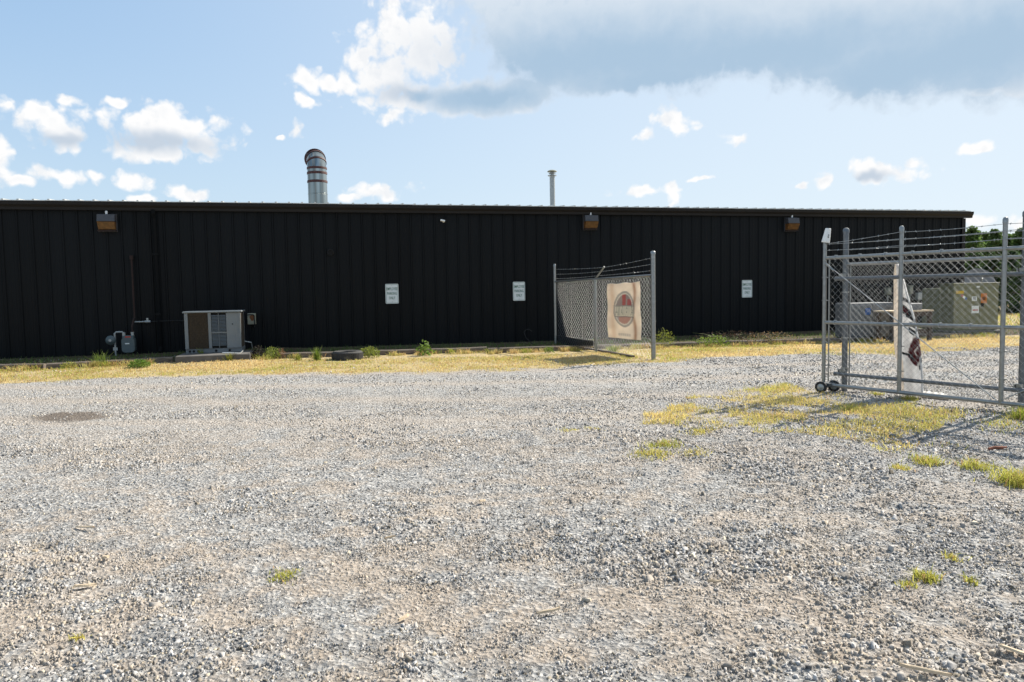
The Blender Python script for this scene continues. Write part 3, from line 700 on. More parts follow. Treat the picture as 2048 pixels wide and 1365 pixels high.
MB().tube([(cx_ - .095, 0, cz + .2), (cx_ - .095, 0, zt2), (cx_ - .13, 0, zt2 + .03), (cx_ - .25, 0, zt2 + .03), (cx_ - .285, 0, zt2), (cx_ - .285, 0, -.12)], .022, 8).build('inlet_pipe', M_METAL, t, True)
MB().tube([(cx_ - .095, 0, cz + .21), (cx_ - .095, 0, cz + .29)], .036, 8).build('union_nut', M_METAL, t)
MB().tube([(cx_ + .085, 0, cz + .21), (cx_ + .085, 0, cz + .29)], .036, 8).build('union_nut', M_METAL, t)
rx, _, rz_ = rel(222, 681)
MB().lathe([(.05, -.05), (.105, -.012), (.11, 0), (.105, .012), (.06, .04), (.03, .06)], 24, Matrix.Translation((rx, -.03, rz_)) @ Matrix.Rotation(PI / 2, 4, 'X')).tube([(rx, 0, rz_), (cx_ - .285, 0, rz_)], .03, 8).build('regulator', M_METER, t, True)
MB().lathe([(.03, 0), (.03, .014)], 14, Matrix.Translation((rx, -.085, rz_)) @ Matrix.Rotation(PI / 2, 4, 'X')).build('regulator_cap', M_METAL, t)
MB().box(cx_ - .33, cx_ - .24, -.02, .02, .12, .19).build('shutoff_valve', M_METAL, t)
ztop = rel(264, 515, .1)[2]
riser = MB().tube([(cx_ + .085, 0, cz + .2), (cx_ + .085, 0, cz + .42), (cx_ + .085, .14, cz + .55), (cx_ + .085, .28, cz + .62), (cx_ + .085, .28, ztop), (cx_ + .085, .40, ztop)], .021, 8).build('riser_pipe', M_RUST, t, True)
MB().tube([(cx_ + .085, .28, ztop - .05), (cx_ + .085, .28, ztop + .04)], .04, 8).build('elbow_fitting', M_RUST, riser)
zb_ = rel(285, 644, .1)[2]; xb = rel(300, 644, .1)[0]
br = MB().tube([(cx_ + .085, .28, zb_), (xb, .28, zb_)], .018, 8).build('branch_pipe', M_METAL, t)
MB().tube([(cx_ + .3, .28, zb_), (cx_ + .42, .28, zb_)], .032, 8).box(cx_ + .34, cx_ + .38, .25, .31, zb_ + .02, zb_ + .085).build('branch_valve', M_METAL, br)
xe = rel(372, 645, .1)[0]
MB().tube([(xb, .28, zb_), (xb + .5, .29, zb_ + .01), (xe + .1, .27, zb_)], .008, 6).build('copper_line', M_BLACK, t)

# ------------------------------------------------------------------ timber edging
edge = thing('timber_edging', 'row of weathered landscape timbers edging the grass along the black wall', 'edging', (0, 0, 0))
for i in [(0, 1), (2, 3), (5, 6), (7, 8), (9, 10), (10, 11), (11, 12), (12, 13), (14, 15)]:
    (a, za), (b, zb) = TP[i[0]], TP[i[1]]
    D = (b - a); Ln = math.hypot(D.x, D.y); nseg = max(2, int(Ln / .4)); V = []; n = 0
    ux, uy = D.x / Ln, D.y / Ln
    for q in range(nseg + 1):
        f = q / nseg; c_ = a.lerp(b, f); zz = za + (zb - za) * f + random.uniform(-.006, .006); wob = random.uniform(-.008, .008)
        if q == 0: f0 = .012
        for yy, z in ((0, -.2), (0, -.022), (.018, -.004), (.075, 0), (.10, -.02), (.10, -.2)):
            V.append((c_.x - uy * (yy + wob) + (ux * .006 if q == 0 else 0), c_.y + ux * (yy + wob), zz + z))
    fs = [(q * 6 + j, (q + 1) * 6 + j, (q + 1) * 6 + j + 1, q * 6 + j + 1) for q in range(nseg) for j in range(5)] + [tuple(range(5, -1, -1))] + [tuple(nseg * 6 + j for j in range(6))]
    fs = [tuple(reversed(f)) for f in fs]
    MB().add(V, fs).build('timber', M_TIMBER, edge)
# ------------------------------------------------------------------ condenser on its pad
ZP = .17
pl = gp(350, 713.5, ZP); q = hit(500, 704, pl, (UX, UY)); wpad = (Vector((q.x, q.y, 0)) - Vector((pl.x, pl.y, 0))).length
t = thing('equipment_pad', 'low stained concrete pad under the grey condenser', 'pad', (pl.x, pl.y, 0), TH)
MB().box(0, wpad, 0, 1.25, -.05, ZP, bev=.012).build('slab', M_CONC, t)
al = gp(371, 708.5, ZP); ar = hit(483, 700, al, (UX, UY)); wa = (Vector((ar.x, ar.y, 0)) - Vector((al.x, al.y, 0))).length
ha = hit(369, 624, al, (UX, UY)).z - ZP
t = thing('condenser_unit', 'boxy grey air conditioning condenser with brown coil grille beside the gas meter', 'air conditioner', (al.x, al.y, ZP), TH)
t.location += Vector((-UY * .03, UX * .03, 0))
dep = .85
MB().box(0, wa, .05, dep, 0, .10, bev=.006).build('base_rail', M_ACG, t)
MB().box(-.03, wa + .03, -.03, dep + .03, ha - .035, ha, bev=.008).build('top_panel', M_ACG, t)
for x0, x1 in ((0, .07), (.545 * wa / 1.3, .545 * wa / 1.3 + .06), (wa - .045, wa)): MB().box(x0, x1, 0, .06, .10, ha - .036).build('corner_post', M_ACG, t)
for x0 in (0, wa - .05): MB().box(x0, x0 + .05, dep - .05, dep, .10, ha - .036).build('corner_post', M_ACG, t)
xl = .545 * wa / 1.3
MB().box(.071, xl - .001, .03, .07, .10, ha - .04).build('condenser_coil', M_COIL, t)
gr_ = MB()
for i in range(26): gr_.box(.071, xl - .001, .012, .018, .13 + i * (ha - .2) / 26, .137 + i * (ha - .2) / 26)
for i in range(9): gr_.box(.075 + i * (xl - .08) / 8, .08 + i * (xl - .08) / 8, .006, .011, .10, ha - .04)
gr_.build('coil_guard', M_COIL, t, kind='stuff')
x0, x1 = xl + .062, xl + .062 + .31
MB().box(x0, x1, .035, .06, .10, ha - .04).build('louver_backing', M_DARK, t)
for col_ in range(2):
    for i in range(14):
        for lo, hi in ((.14, .47), (.52, ha - .06)):
            pass
me = None; h0 = .16
for col_ in range(2):
    for i in range(22):
        z = h0 + i * (ha - .24) / 22
        if abs(z - (h0 + (ha - .24) * .42)) < .02: continue
        if me is None:
            o = MB().add([(0, .0, 0), (.142, .0, 0), (.142, .03, .022), (0, .03, .022), (0, .003, -.004), (.142, .003, -.004), (.142, .033, .018), (0, .033, .018)], [(0, 1, 2, 3), (7, 6, 5, 4), (0, 4, 5, 1), (2, 6, 7, 3), (1, 5, 6, 2), (3, 7, 4, 0)]).build('louver', M_ACG, t); me = o.data
        else: o = link('louver', me, t)
        o.location = (x0 + .005 + col_ * .153, .004, z)
MB().box(x0 + .148, x0 + .157, -.003, .03, .11, ha - .05).build('louver_mullion', M_ACG, t)
MB().box(x0, x1, -.003, .03, h0 + (ha - .24) * .42 - .012, h0 + (ha - .24) * .42 + .012).build('louver_crossbar', M_ACG, t)
MB().box(x1 + .001, wa - .046, .006, .05, .10, ha - .04).build('access_panel', M_ACG, t)
MB().box(x1 + .12, x1 + .18, .002, .0055, .32, .44).build('access_cover', M_ACG, t)
MB().lathe([(.014, 0), (.014, .008)], 10, Matrix.Translation((x1 + .13, .006, ha * .68)) @ Matrix.Rotation(PI / 2, 4, 'X')).build('latch', M_DARK, t)
MB().box(wa - .012, wa - .002, .06, dep - .05, .10, ha - .04).build('side_coil', M_COIL, t)
MB().box(0, .01, .06, dep - .05, .10, ha - .04).build('side_panel', M_ACG, t)
MB().box(.06, wa - .06, dep - .03, dep, .10, ha - .04).build('back_panel', M_ACG, t)
for i, xx in enumerate((.08, .16, .25, .62, .9)): MB().lathe([(.026, 0), (.026, .012)], 12, Matrix.Translation((xx, .05, .045)) @ Matrix.Rotation(PI / 2, 4, 'X')).build('knockout_hole', M_DARK, t)
p0, p1 = gp(445, 706, ZP + .02), gp(480, 707, ZP + .02)
o = MB().tube([p0, p0.lerp(p1, .5) + Vector((0, -.02, .004)), p1, p1 + Vector((.05, .05, .05))], .011, 8).build('plastic_hose', M_WHITE, None, True); tag(o, 'short white plastic hose lying along the front of the condenser', 'hose')
c0 = gp(489, 693, .3); c0 = W(wl(489, 683, 1.2)[0], -1.2, wl(489, 683, 1.2)[1])
e0 = W(wl(504, 700, 1.0)[0], -1.0, 0); e0.z = float(gz(e0.x, e0.y)) - .02
o = MB().tube([c0, c0.lerp(e0, .3) + Vector((.10, 0, .05)), c0.lerp(e0, .7) + Vector((.06, 0, .02)), e0], .014, 8).build('flexible_conduit', M_METAL, None, True); tag(o, 'grey flexible conduit curving from the condenser side into the weeds', 'conduit')
# tyre
p = ground(689, 722); t = thing('old_tyre', 'old black tyre lying flat on the dry grass near the wall', 'tyre', (p.x, p.y + .3, p.z - .02), 0)
MB().lathe([(.19, .03), (.20, .01), (.29, .0), (.325, .03), (.332, .09), (.332, .12), (.325, .175), (.29, .205), (.20, .195), (.19, .175), (.205, .15), (.27, .12), (.27, .08), (.205, .05), (.19, .03)], 40, close=False).build('carcass', M_TYRE, t, True)
tr = MB()
for i in range(48):
    a = 2 * PI * i / 48; Mx = Matrix.Rotation(a, 4, 'Z') @ Matrix.Translation((.333, 0, .105))
    tr.box(-.006, .004, -.013, .013, -.06, .06, Mx)
tr.build('tread', M_TYRE, t, kind='stuff')
# whip of cable by the timbers
a = ground(1073, 691); pts = [(1074, 692), (1062, 686), (1052, 676), (1048, 665), (1052, 660), (1058, 659), (1064, 663)]
D = (UX, UY); o = MB().tube([Vector((a.x, a.y, a.z - .03))] + [hit(x, y, a, D) for x, y in pts[1:]], .009, 6).build('cable_stub', M_BLACK, None, True); tag(o, 'thin cable whip curling up out of the grass by the timbers', 'cable')
# plank by the fence foot
a, b = ground(1172, 699, .0), ground(1266, 716, .0); D = b - a; Ln = D.length
o = MB().box(0, Ln, -.045, .045, 0, .035, bev=.006).build('plank', M_BWOOD); o.location = (a.x, a.y, a.z + .012); o.rotation_euler = (0, -math.asin((b.z - a.z) / Ln), math.atan2(D.y, D.x)); tag(o, 'narrow brown plank lying in the grass at the fence panel foot', 'plank')

# ------------------------------------------------------------------ chain link helpers (plane coordinates s along, z up)
C5 = [(cos(2 * PI * q / 5 + .3), sin(2 * PI * q / 5 + .3)) for q in range(5)]
def chainlink(mb, s0, s1, z0, z1, y, p=.054, r=.0010, twist=True):
    n = int((s1 - s0) / p); m = int((z1 - z0) / p)
    V = []; Fq = []
    for i in range(n):
        o = len(V)
        for j in range(m + 1):
            e = (i + j) % 2; x = s0 + (i + e) * p; z = z0 + j * p; yy = y + (.0035 if (j % 2) else -.0035)
            V += [(x + r * 1.2 * q[0], yy + r * q[1], z) for q in C5]
        for j in range(m):
            for k in range(5):
                a = o + j * 5 + k; b = o + j * 5 + (k + 1) % 5; Fq.append((a, b, b + 5, a + 5))
        if twist:
            q = len(V); x = s0 + (i + .5 + ((i + m) % 2 - .5)) * p; zt_ = z0 + m * p
            V += [(x - r, y, zt_), (x + r, y, zt_), (x + r * .6 + .006, y + .004, zt_ + .035), (x - r * .6 + .006, y + .004, zt_ + .035)]; Fq.append((q, q + 1, q + 2, q + 3))
    return mb.add(V, Fq)
def barbed(pts, r=.0028, step=.125):
    mb = MB(); pts = [Vector(p) for p in pts]; mb.tube(pts, r, 4)
    for a, b in zip(pts[:-1], pts[1:]):
        L_n = (b - a).length
        for i in range(int(L_n / step)):
            c_ = a.lerp(b, (i + .5) * step / L_n); d_ = Vector((random.uniform(-.4, .4), random.uniform(-1, 1), random.uniform(-1, 1))).normalized() * .016
            mb.tube([c_ - d_, c_ + d_], .0022, 3); mb.box(c_.x - .007, c_.x + .007, c_.y - .0045, c_.y + .0045, c_.z - .0045, c_.z + .0045)
    return mb
def sag(a, b, d, n=8): return [Vector(a).lerp(Vector(b), i / n) - Vector((0, 0, 4 * d * (i / n) * (1 - i / n))) for i in range(n + 1)]
def post(mb, x, y, z0, z1, r, cap=True):
    mb.tube([(x, y, z0), (x, y, z1)], r, 14)
    if cap: mb.lathe([(r * 1.12, z1 - .03), (r * 1.12, z1 + .012), (r * .8, z1 + .03), (r * .3, z1 + .036)], 14, Matrix.Translation((x, y, 0)))
    return mb
# ------------------------------------------------------------------ fence panel running out from the wall
A = ground(1307, 720); B = gp(1110, 690, .03); D = Vector((B.x - A.x, B.y - A.y, 0)); Lf = D.length; D.normalize(); fa = math.atan2(D.y, D.x)
t = thing('fence_panel', 'short chain link fence panel with barbed wire running out from the black wall', 'fence', A, fa)
def fl(px, py):
    q = hit(px, py, A, D) - A; return q.x * D.x + q.y * D.y, q.z
s_l, z_l = fl(1109, 531); s_m, _ = fl(1191, 620); _, z_r = fl(1305, 506); zr0 = fl(1303, 551)[1]; zr1 = fl(1111, 564)[1]
post(MB(), 0, 0, -.3, z_r, .045).build('end_post', M_GALV, t, True)
post(MB(), s_l, 0, -.2, z_l, .032).build('wall_post', M_GALV, t, True)
zm = zr0 + (zr1 - zr0) * s_m / s_l
post(MB(), s_m, 0, -.2, zm - .01, .033).build('line_post', M_GALV, t, True)
MB().tube([(.02, -.0, zr0), (s_l, 0, zr1)], .022, 10).build('top_rail', M_GALV, t, True)
ax, az_ = fl(1207, 534)
MB().tube([(s_m, 0, zm), (ax, -.02, az_)], .02, 8).build('barbed_wire_arm', M_GALV, t, True)
mb = chainlink(MB(), .05, s_l - .04, .04, zr1 + .03, -.03); 
f_ = zr0 - zr1
mb.v = [(x, y, z + f_ * (1 - x / s_l) * z / zr1) for x, y, z in mb.v]
mb.build('chain_link_mesh', M_WIRE, t, kind='stuff')
for k_ in range(3):
    zz0 = [fl(1304, v)[1] for v in (515, 528, 541)][k_]; zz1 = [fl(1110, v)[1] for v in (539, 549, 558)][k_]; f2 = (.95, .62, .28)[k_]
    mid = Vector((s_m + (ax - s_m) * f2, -.03, zm + (az_ - zm) * f2))
    barbed(sag((0, -.045, zz0), mid, .01, 4) + sag(mid, (s_l, -.035, zz1), .012, 4)[1:]).build('barbed_wire', M_WIRE, t)
for z in (.35, .75, 1.15, 1.5): MB().lathe([(.05, z), (.05, z + .022)], 12).build('tension_band', M_GALV, t)
MB().box(.045, .060, -.045, -.034, .05, zr0).build('tension_bar', M_GALV, t)
# black sheet at the foot of the panel
a, b = fl(1111, 671), fl(1183, 682)
o = MB().add([(a[0], -.05, a[1]), (b[0], -.05, b[1]), (b[0], -.06, b[1] - .12), (a[0], -.06, .0), (a[0], -.08, a[1] - .002), (b[0], -.08, b[1] - .002), (b[0], -.09, b[1] - .12), (a[0], -.09, .0)], [(0, 3, 2, 1), (4, 5, 6, 7), (0, 1, 5, 4), (3, 7, 6, 2), (1, 2, 6, 5), (0, 4, 7, 3)]).build('plastic_sheet', M_SKIRT)
o.location = A; o.rotation_euler = (0, 0, fa); tag(o, 'black plastic sheet along the foot of the fence panel near the wall', 'sheet')

# printed cloths are grids with a colour for each point
def cloth(name, P, colf, m, parent=None, thick=.002):
    nt_, ns_ = len(P), len(P[0]); V = np.array(P, float).reshape(-1, 3)
    ix = np.arange(nt_ * ns_).reshape(nt_, ns_)
    Q = np.stack([ix[:-1, :-1], ix[:-1, 1:], ix[1:, 1:], ix[1:, :-1]], -1).reshape(-1, 4)
    tt, ss = np.meshgrid(np.linspace(0, 1, nt_), np.linspace(0, 1, ns_), indexing='ij')
    C = colf(ss.ravel(), tt.ravel())
    o = fast_mesh(name, V, Q, m, C, parent)
    o.data.polygons.foreach_set('use_smooth', np.ones(len(Q), bool))
    md = o.modifiers.new('solid', 'SOLIDIFY'); md.thickness = thick
    return o
M_CLOTH = attr_mat('printed_vinyl', .6, .48, 'Col', .15, .4)
# banner tied to the fence panel, print seen through the back
bl_t, bl_b, br_t, br_b = fl(1217, 569), fl(1219, 675), fl(1284, 564), fl(1284, 681)
NS, NT = 72, 110
P = []
for j in range(NT):
    v = j / (NT - 1); row = []
    for i in range(NS):
        u = i / (NS - 1)
        top = np.array(bl_t) * (1 - u) + np.array(br_t) * u; bot = np.array(bl_b) * (1 - u) + np.array(br_b) * u
        q = top * (1 - v) + bot * v
        row.append((q[0], .028 + .012 * sin(u * 9 + v * 2) + .010 * sin(v * 11 + u * 3) + .02 * u * (1 - v), q[1] + .008 * sin(u * 14) * (1 - v)))
    P.append(row)
def logo(u, v):
    n = len(u); c = np.tile(np.array([.74, .67, .58]), (n, 1)) * (.86 + .26 * fbm(u * 5, v * 9, 4))[:, None]
    def put(mk, col, a=1.0): c[mk] = c[mk] * (1 - a * .68) + np.array(col) * a * .68
    st = np.exp(-((u - .83 - .02 * np.sin(v * 9)) / .045) ** 2) * (.45 + .5 * fbm(u * 9, v * 5, 3)); c[:] = c * (1 - st[:, None] * .75) + np.array([.34, .16, .06]) * st[:, None] * .75
    st = np.exp(-((u - .17) / .07) ** 2) * .3; c[:] = c * (1 - st[:, None]) + np.array([.50, .32, .18]) * st[:, None]
    ex = (u - .52) / .31; e = ex ** 2 + ((v - .47) / .30) ** 2
    put((e < 1.16) & (e > .90), (.23, .24, .24), .85); put((e <= .90) & (e > .78), (.60, .58, .52), .9)
    topz = (e <= .78) & (v < .40); botz = (e <= .78) & (v > .60)
    put(topz, (.17, .13, .14), .9); put(topz & (np.abs(u - .50) < .06), (.48, .09, .07), .9); put(topz & (np.abs(u - .68) < .07) & (v > .29), (.48, .10, .09), .9)
    put(botz, (.34, .13, .10), .85); put(botz & (u < .34), (.45, .47, .50), .9)
    bandz = (v > .40) & (v < .60) & (np.abs(u - .53) < .29); put(bandz, (.60, .57, .48), 1)
    w = (u - .24) / .58 * 7; cell = np.floor(w); fr = w - cell; vv = (v - .40) / .20
    stroke = (np.abs(fr - .5) - .10 - .26 * vv * (cell % 2 == 0) - .14 * (cell % 2) ); ink = (np.abs(stroke) < .10) | ((np.abs(vv - .62) < .07) & (np.abs(fr - .5) < .28) & (cell % 2 == 0))
    put(bandz & ink & (vv > .08) & (vv < .92), (.20, .21, .19), .8)
    put((np.abs(v - .405) < .010) & (np.abs(u - .53) < .30), (.15, .15, .15), .8); put((np.abs(v - .60) < .010) & (np.abs(u - .53) < .30), (.18, .17, .17), .8)
    w = (u - .30) / .42 * 12; fr = w - np.floor(w); put((np.abs(v - .925) < .02) & (u > .30) & (u < .72) & (fr < .62), (.25, .25, .25), .7)
    return c
o = cloth('logo_banner', P, logo, M_CLOTH); o.location = A; o.rotation_euler = (0, 0, fa)
tag(o, 'dusty cream banner with a faded red oval logo tied to the fence panel', 'banner')

# ------------------------------------------------------------------ rolling gate and the fence it rolls along
GA = gp(1647, 766, .12); GA.z = 0; GD = Vector((.55, -.84, 0)).normalized(); ga = math.atan2(GD.y, GD.x); GN = Vector((GD.y, -GD.x, 0)) * -1
def gl(px, py, off=0.0):                             # off: metres behind the gate plane
    q = hit(px, py, GA + GN * off, GD) - (GA + GN * off); return q.x * GD.x + q.y * GD.y, q.z
t = thing('rolling_gate', 'galvanized chain link rolling gate with barbed wire and small wheels', 'gate', GA, ga)
ZTOP, ZMID, ZBOT = 1.76, .92, .10
su = [0.0, gl(1801, 600)[0], gl(2007, 600)[0]]; su += [su[2] + (su[2] - su[1]) * k_ for k_ in (1, 2)]
GEND = su[-1]
zt_up = [gl(1647, 484)[1], 2.06, 2.06, 2.06, 2.06]
for i, s_ in enumerate(su):
    post(MB(), s_, 0, ZBOT - (.02 if i == 0 else 0), zt_up[i], .0245, i > 0).build('upright', M_GALV, t, True)
    for z in (.35, .65, 1.2, 1.5):
        MB().lathe([(.031, z), (.031, z + .016)], 10, Matrix.Translation((s_, 0, 0))).box(s_ + .026, s_ + .055, -.008, .008, z + .002, z + .014).build('tension_band', M_GALV, t)
for nm, z, r_ in (('top_rail', ZTOP, .0215), ('middle_rail', ZMID, .0215), ('bottom_rail', ZBOT, .024)):
    MB().tube([(0.02, 0, z), (GEND, 0, z)], r_, 12).build(nm, M_GALV, t, True)
chainlink(MB(), .05, GEND - .03, ZBOT + .02, ZTOP + .03, .034, p=.042, r=.0011).build('chain_link_mesh', M_WIRE, t, kind='stuff')
MB().box(.045, .06, .02, .03, ZBOT + .04, ZTOP - .02).build('tension_bar', M_GALV, t)
ty = MB()
for z in (ZTOP, ZMID):
    for i in range(14): x_ = .15 + i * .33; ty.lathe([(.029, -.005), (.029, .005)], 8, Matrix.Translation((x_, 0, z)) @ Matrix.Rotation(PI / 2, 4, 'Y')).box(x_ - .006, x_ + .012, -.01, .035, z + .024, z + .034)
ty.build('wire_ties', M_WIRE, t, kind='stuff')
for k_, z in enumerate((1.86, 1.94, 2.02)):
    barbed(sag((0, .01, min(z, zt_up[0] - .03)), (su[1], -.03, z), .006, 3) + sag((su[1], -.03, z), (su[2], -.03, z), .012, 4)[1:] + sag((su[2], -.03, z), (su[3], -.03, z), .012, 4)[1:]).build('barbed_wire', M_WIRE, t)
d0, d1 = gl(1658, 530), (su[2] - .03, ZBOT + .03)
MB().tube([(d0[0], -.035, d0[1]), (d1[0], -.035, d1[1])], .0065, 8).build('truss_rod', M_WIRE, t)
MB().tube([(d0[0] - .02, -.035, d0[1] + .015), (d0[0] + .09, -.035, d0[1] - .075)], .014, 8).build('turnbuckle', M_GALV, t)
MB().tube([(su[2] + .03, -.03, ZBOT + .04), (su[3], -.03, .8)], .005, 6).build('truss_rod', M_WIRE, t)
for k_, (sx_, yy) in enumerate(((.03, -.10), (.03, .11))):
    Mx = Matrix.Translation((sx_ + .05 * k_, yy, .075)) @ Matrix.Rotation(PI / 2, 4, 'X') @ Matrix.Rotation(.3, 4, 'Y')
    ty_ = MB().lathe([(.045, -.022), (.066, -.022), (.075, -.012), (.075, .012), (.066, .022), (.045, .022), (.045, -.022)], 24, Mx, False).build('wheel', M_BLACK, t, True)
    MB().lathe([(.012, -.028), (.03, -.02), (.046, -.018), (.046, .018), (.03, .02), (.012, .028)], 20, Mx).build('hub', M_METAL, ty_, True)
MB().tube([(.03, -.10, .075), (.08, .11, .075)], .011, 8).box(.0, .13, -.05, .05, .085, .125).build('axle_carrier', M_GALVD, t)
# inverted foam cup on the gate's end post
cup = thing('foam_cup', 'white foam cup turned upside down over the gate end post', 'cup', GA + Vector((0, 0, zt_up[0])), ga)
Mx = Matrix.Rotation(R(9), 4, 'Y') @ Matrix.Rotation(R(-4), 4, 'X')
MB().lathe([(.050, -.012), (.052, -.008), (.048, .03), (.034, .168), (.030, .172), (.004, .172)], 24, Matrix.Translation((.012, 0, 0)) @ Mx).build('cup_wall', M_WHITE, cup, True)
for z in (.055, .08): MB().box(.035, .053 - z * .1, -.03, -.018, z, z + .012, Matrix.Translation((.012, 0, 0)) @ Mx).build('printed_mark', M_DARK, cup)
# fixed fence behind the gate
OFF = .26
FB = GA + GN * OFF
t = thing('chain_link_fence', 'fixed chain link fence line standing just behind the rolling gate', 'fence', FB, ga)
sp0 = gl(1690, 650, OFF)[0]; sp1 = gl(2047, 650, OFF)[0]; zp = gl(1690, 462, OFF)[1]
FEND = sp1 + (sp1 - sp0) * .9
post(MB(), sp0, 0, -.3, zp, .036).build('end_post', M_GALVD, t, True)
for s_ in (sp1, FEND): post(MB(), s_, 0, -.3, zp + .02, .034).build('line_post', M_GALVD, t, True)
ztr = gl(1860, 522, OFF)[1]
MB().tube([(sp0, 0, ztr), (FEND, 0, ztr)], .022, 10).build('top_rail', M_GALV, t, True)
z2 = gl(1860, 553, OFF - .09)[1]; z3 = gl(1860, 765, OFF - .09)[1]; sl = gl(1675, 562, OFF - .09)[0]
for z in (z2, z3):
    tb = MB().tube([(sl, -.09, z), (FEND, -.09, z)], .024, 12).build('track_rail', M_GALVD, t, True)
    MB().lathe([(.027, 0), (.030, .03), (.01, .035)], 12, Matrix.Translation((sl, -.09, z)) @ Matrix.Rotation(-PI / 2, 4, 'Y')).build('end_cap', M_GALVD, tb)
    for s_ in (sp0, sp1): MB().box(s_ - .025, s_ + .025, -.075, .045, z + .026, z + .066).box(s_ - .055, s_ - .042, -.07, .05, z - .01, z + .06).build('track_bracket', M_GALV, t)
chainlink(MB(), sp0 + .05, FEND - .03, .05, ztr + .04, .03, p=.042, r=.0011).build('chain_link_mesh', M_WIRE, t, kind='stuff')
MB().box(sp0 + .045, sp0 + .06, .02, .03, .05, ztr - .02).build('tension_bar', M_GALV, t)
for z in (ztr + .10, ztr + .19, ztr + .28):
    barbed(sag((sp0, .03, z), (sp1, .03, z + .02), .012, 6) + [(FEND, .03, z)]).build('barbed_wire', M_WIRE, t)
for z in (.3, .7, 1.3): MB().lathe([(.044, z), (.044, z + .02)], 12, Matrix.Translation((sp0, 0, 0))).build('tension_band', M_GALV, t)
# crumpled banner hanging behind the fence
OB = OFF + .10
LE = [(528, 1788), (545, 1785), (575, 1784), (620, 1783), (680, 1783), (712, 1786), (726, 1792), (790, 1797)]
RE = [(528, 1795), (560, 1806), (590, 1814), (640, 1829), (690, 1840), (720, 1845), (750, 1849), (790, 1851)]
NS, NT = 48, 150; P = []
for j in range(NT):
    v = j / (NT - 1); py = 528 + v * 264
    l = np.interp(py, *zip(*LE)); r_ = np.interp(py, *zip(*RE)); row = []
    for i in range(NS):
        u = i / (NS - 1); q = gl(l + (r_ - l) * u, py, OB); amp = .015 + .03 * v
        row.append((q[0], OB - OFF + .02 + amp * sin(u * 8.5 + v * 2.2) + .4 * amp * sin(u * 19 + v * 5) - .05 * (u > .98), max(q[1], .012) ))
    P.append(row)
def drape(u, v):
    n = len(u); c = np.tile(np.array([.74, .73, .72]), (n, 1)) * (.88 + .24 * fbm(u * 4, v * 16, 4))[:, None]
    lft = u < .40 - .15 * v; c[lft] = c[lft] * np.array([1.0, .93, .84])
    def put(mk, col): c[mk] = np.array(col)
    def band(u0, v0, u1, v1, h):
        k_ = (v1 - v0) / (u1 - u0); return (u > min(u0, u1)) & (u < max(u0, u1)) & (np.abs(v - (v0 + (u - u0) * k_)) < h * 1.35)
    bk, rd, wt = (.018, .018, .022), (.13, .014, .018), (.60, .59, .57)
    put(band(.52, .255, 1.0, .300, .011), bk); put(band(.52, .33, .86, .40, .030), bk); put(band(.55, .335, .72, .375, .014), rd)
    put(band(.60, .39, .98, .435, .010), bk); put(band(.70, .455, 1.0, .50, .010), bk)
    put(band(.62, .50, .92, .545, .018), bk); put(band(.72, .575, .95, .53, .014), wt)
    ell = ((u - .80 + (v - .66) * .9) / .27) ** 2 + ((v - .665) / .11) ** 2; put(ell < 1, rd)
    put(band(.70, .67, .84, .635, .006), wt); put(band(.84, .635, .95, .67, .006), wt); put(band(.70, .665, .76, .70, .006), wt); put(band(.90, .58, 1.0, .63, .008), wt)
    put(band(.72, .775, 1.0, .70, .010), wt); put(band(.75, .795, 1.0, .725, .012), bk)
    put(band(.30, .665, .62, .70, .007), bk); put(band(.52, .705, .64, .725, .008), bk)
    return c
o = cloth('hanging_banner', P, drape, M_CLOTH); o.location = FB; o.rotation_euler = (0, 0, ga)
tag(o, 'long crumpled white banner with black and dark red print hanging on the fence', 'banner')
P = []
for j in range(16):
    v = j / 15; row = []
    for i in range(34):
        u = i / 33; q = ground(1838 + 54 * u + 8 * v, 787 + 10 * v + 5 * u, 0)
        row.append((q.x, q.y, q.z + .016 + .012 * sin(u * 13 + v * 4) ** 2 + .02 * (1 - u) * (1 - v)))
    P.append(row)
o = cloth('vinyl_sheet', P, lambda u, v: np.tile(np.array([.68, .66, .63]), (len(u), 1)), M_CLOTH); tag(o, 'torn white vinyl sheet spread on the gravel under the gate rail', 'sheet')

# ------------------------------------------------------------------ transformer, dish, bench and cabinet by the far corner
p = gp(1905, 664, .10); q = gp(1998, 664, .10); yaw = math.atan2(q.y - p.y, q.x - p.x)
wt = 1.34; zt0 = hit(1905, 569, p, (1, 0)).z - .06
t = thing('pad_transformer', 'olive green pad mounted transformer cabinet with an orange warning label', 'transformer', (p.x, p.y, .06), TH * .5)
MB().box(-.12, wt + .12, -.15, 1.5, -.12, .06, bev=.015).build('concrete_pad', M_CONC, t)
MB().box(0, wt, 0, .55, .06, zt0, bev=.012).build('cabinet_front', M_TXF, t)
MB().box(-.0, wt, .552, 1.25, .06, zt0 - .10, bev=.02).build('tank', M_TXF, t)
MB().box(-.02, wt + .02, -.02, .57, zt0 + .001, zt0 + .03, bev=.008).build('lid', M_TXF, t)
for x0, x1 in ((.012, .57 * wt - .004), (.57 * wt + .004, wt - .012)): MB().box(x0, x1, -.014, -.001, .09, zt0 - .13, bev=.004).build('door', M_TXF, t)
MB().box(.0, wt, -.012, -.001, zt0 - .122, zt0 - .002).build('hood_flange', M_TXF, t)
MB().box(.60 * wt, .66 * wt, -.03, -.015, zt0 - .62, zt0 - .52).build('handle', M_DARK, t)
MB().box(.50 * wt, .57 * wt, -.018, -.013, zt0 - .10, zt0 - .06).build('hood_tag', M_SIGN, t)
z_ = zt0 - .13
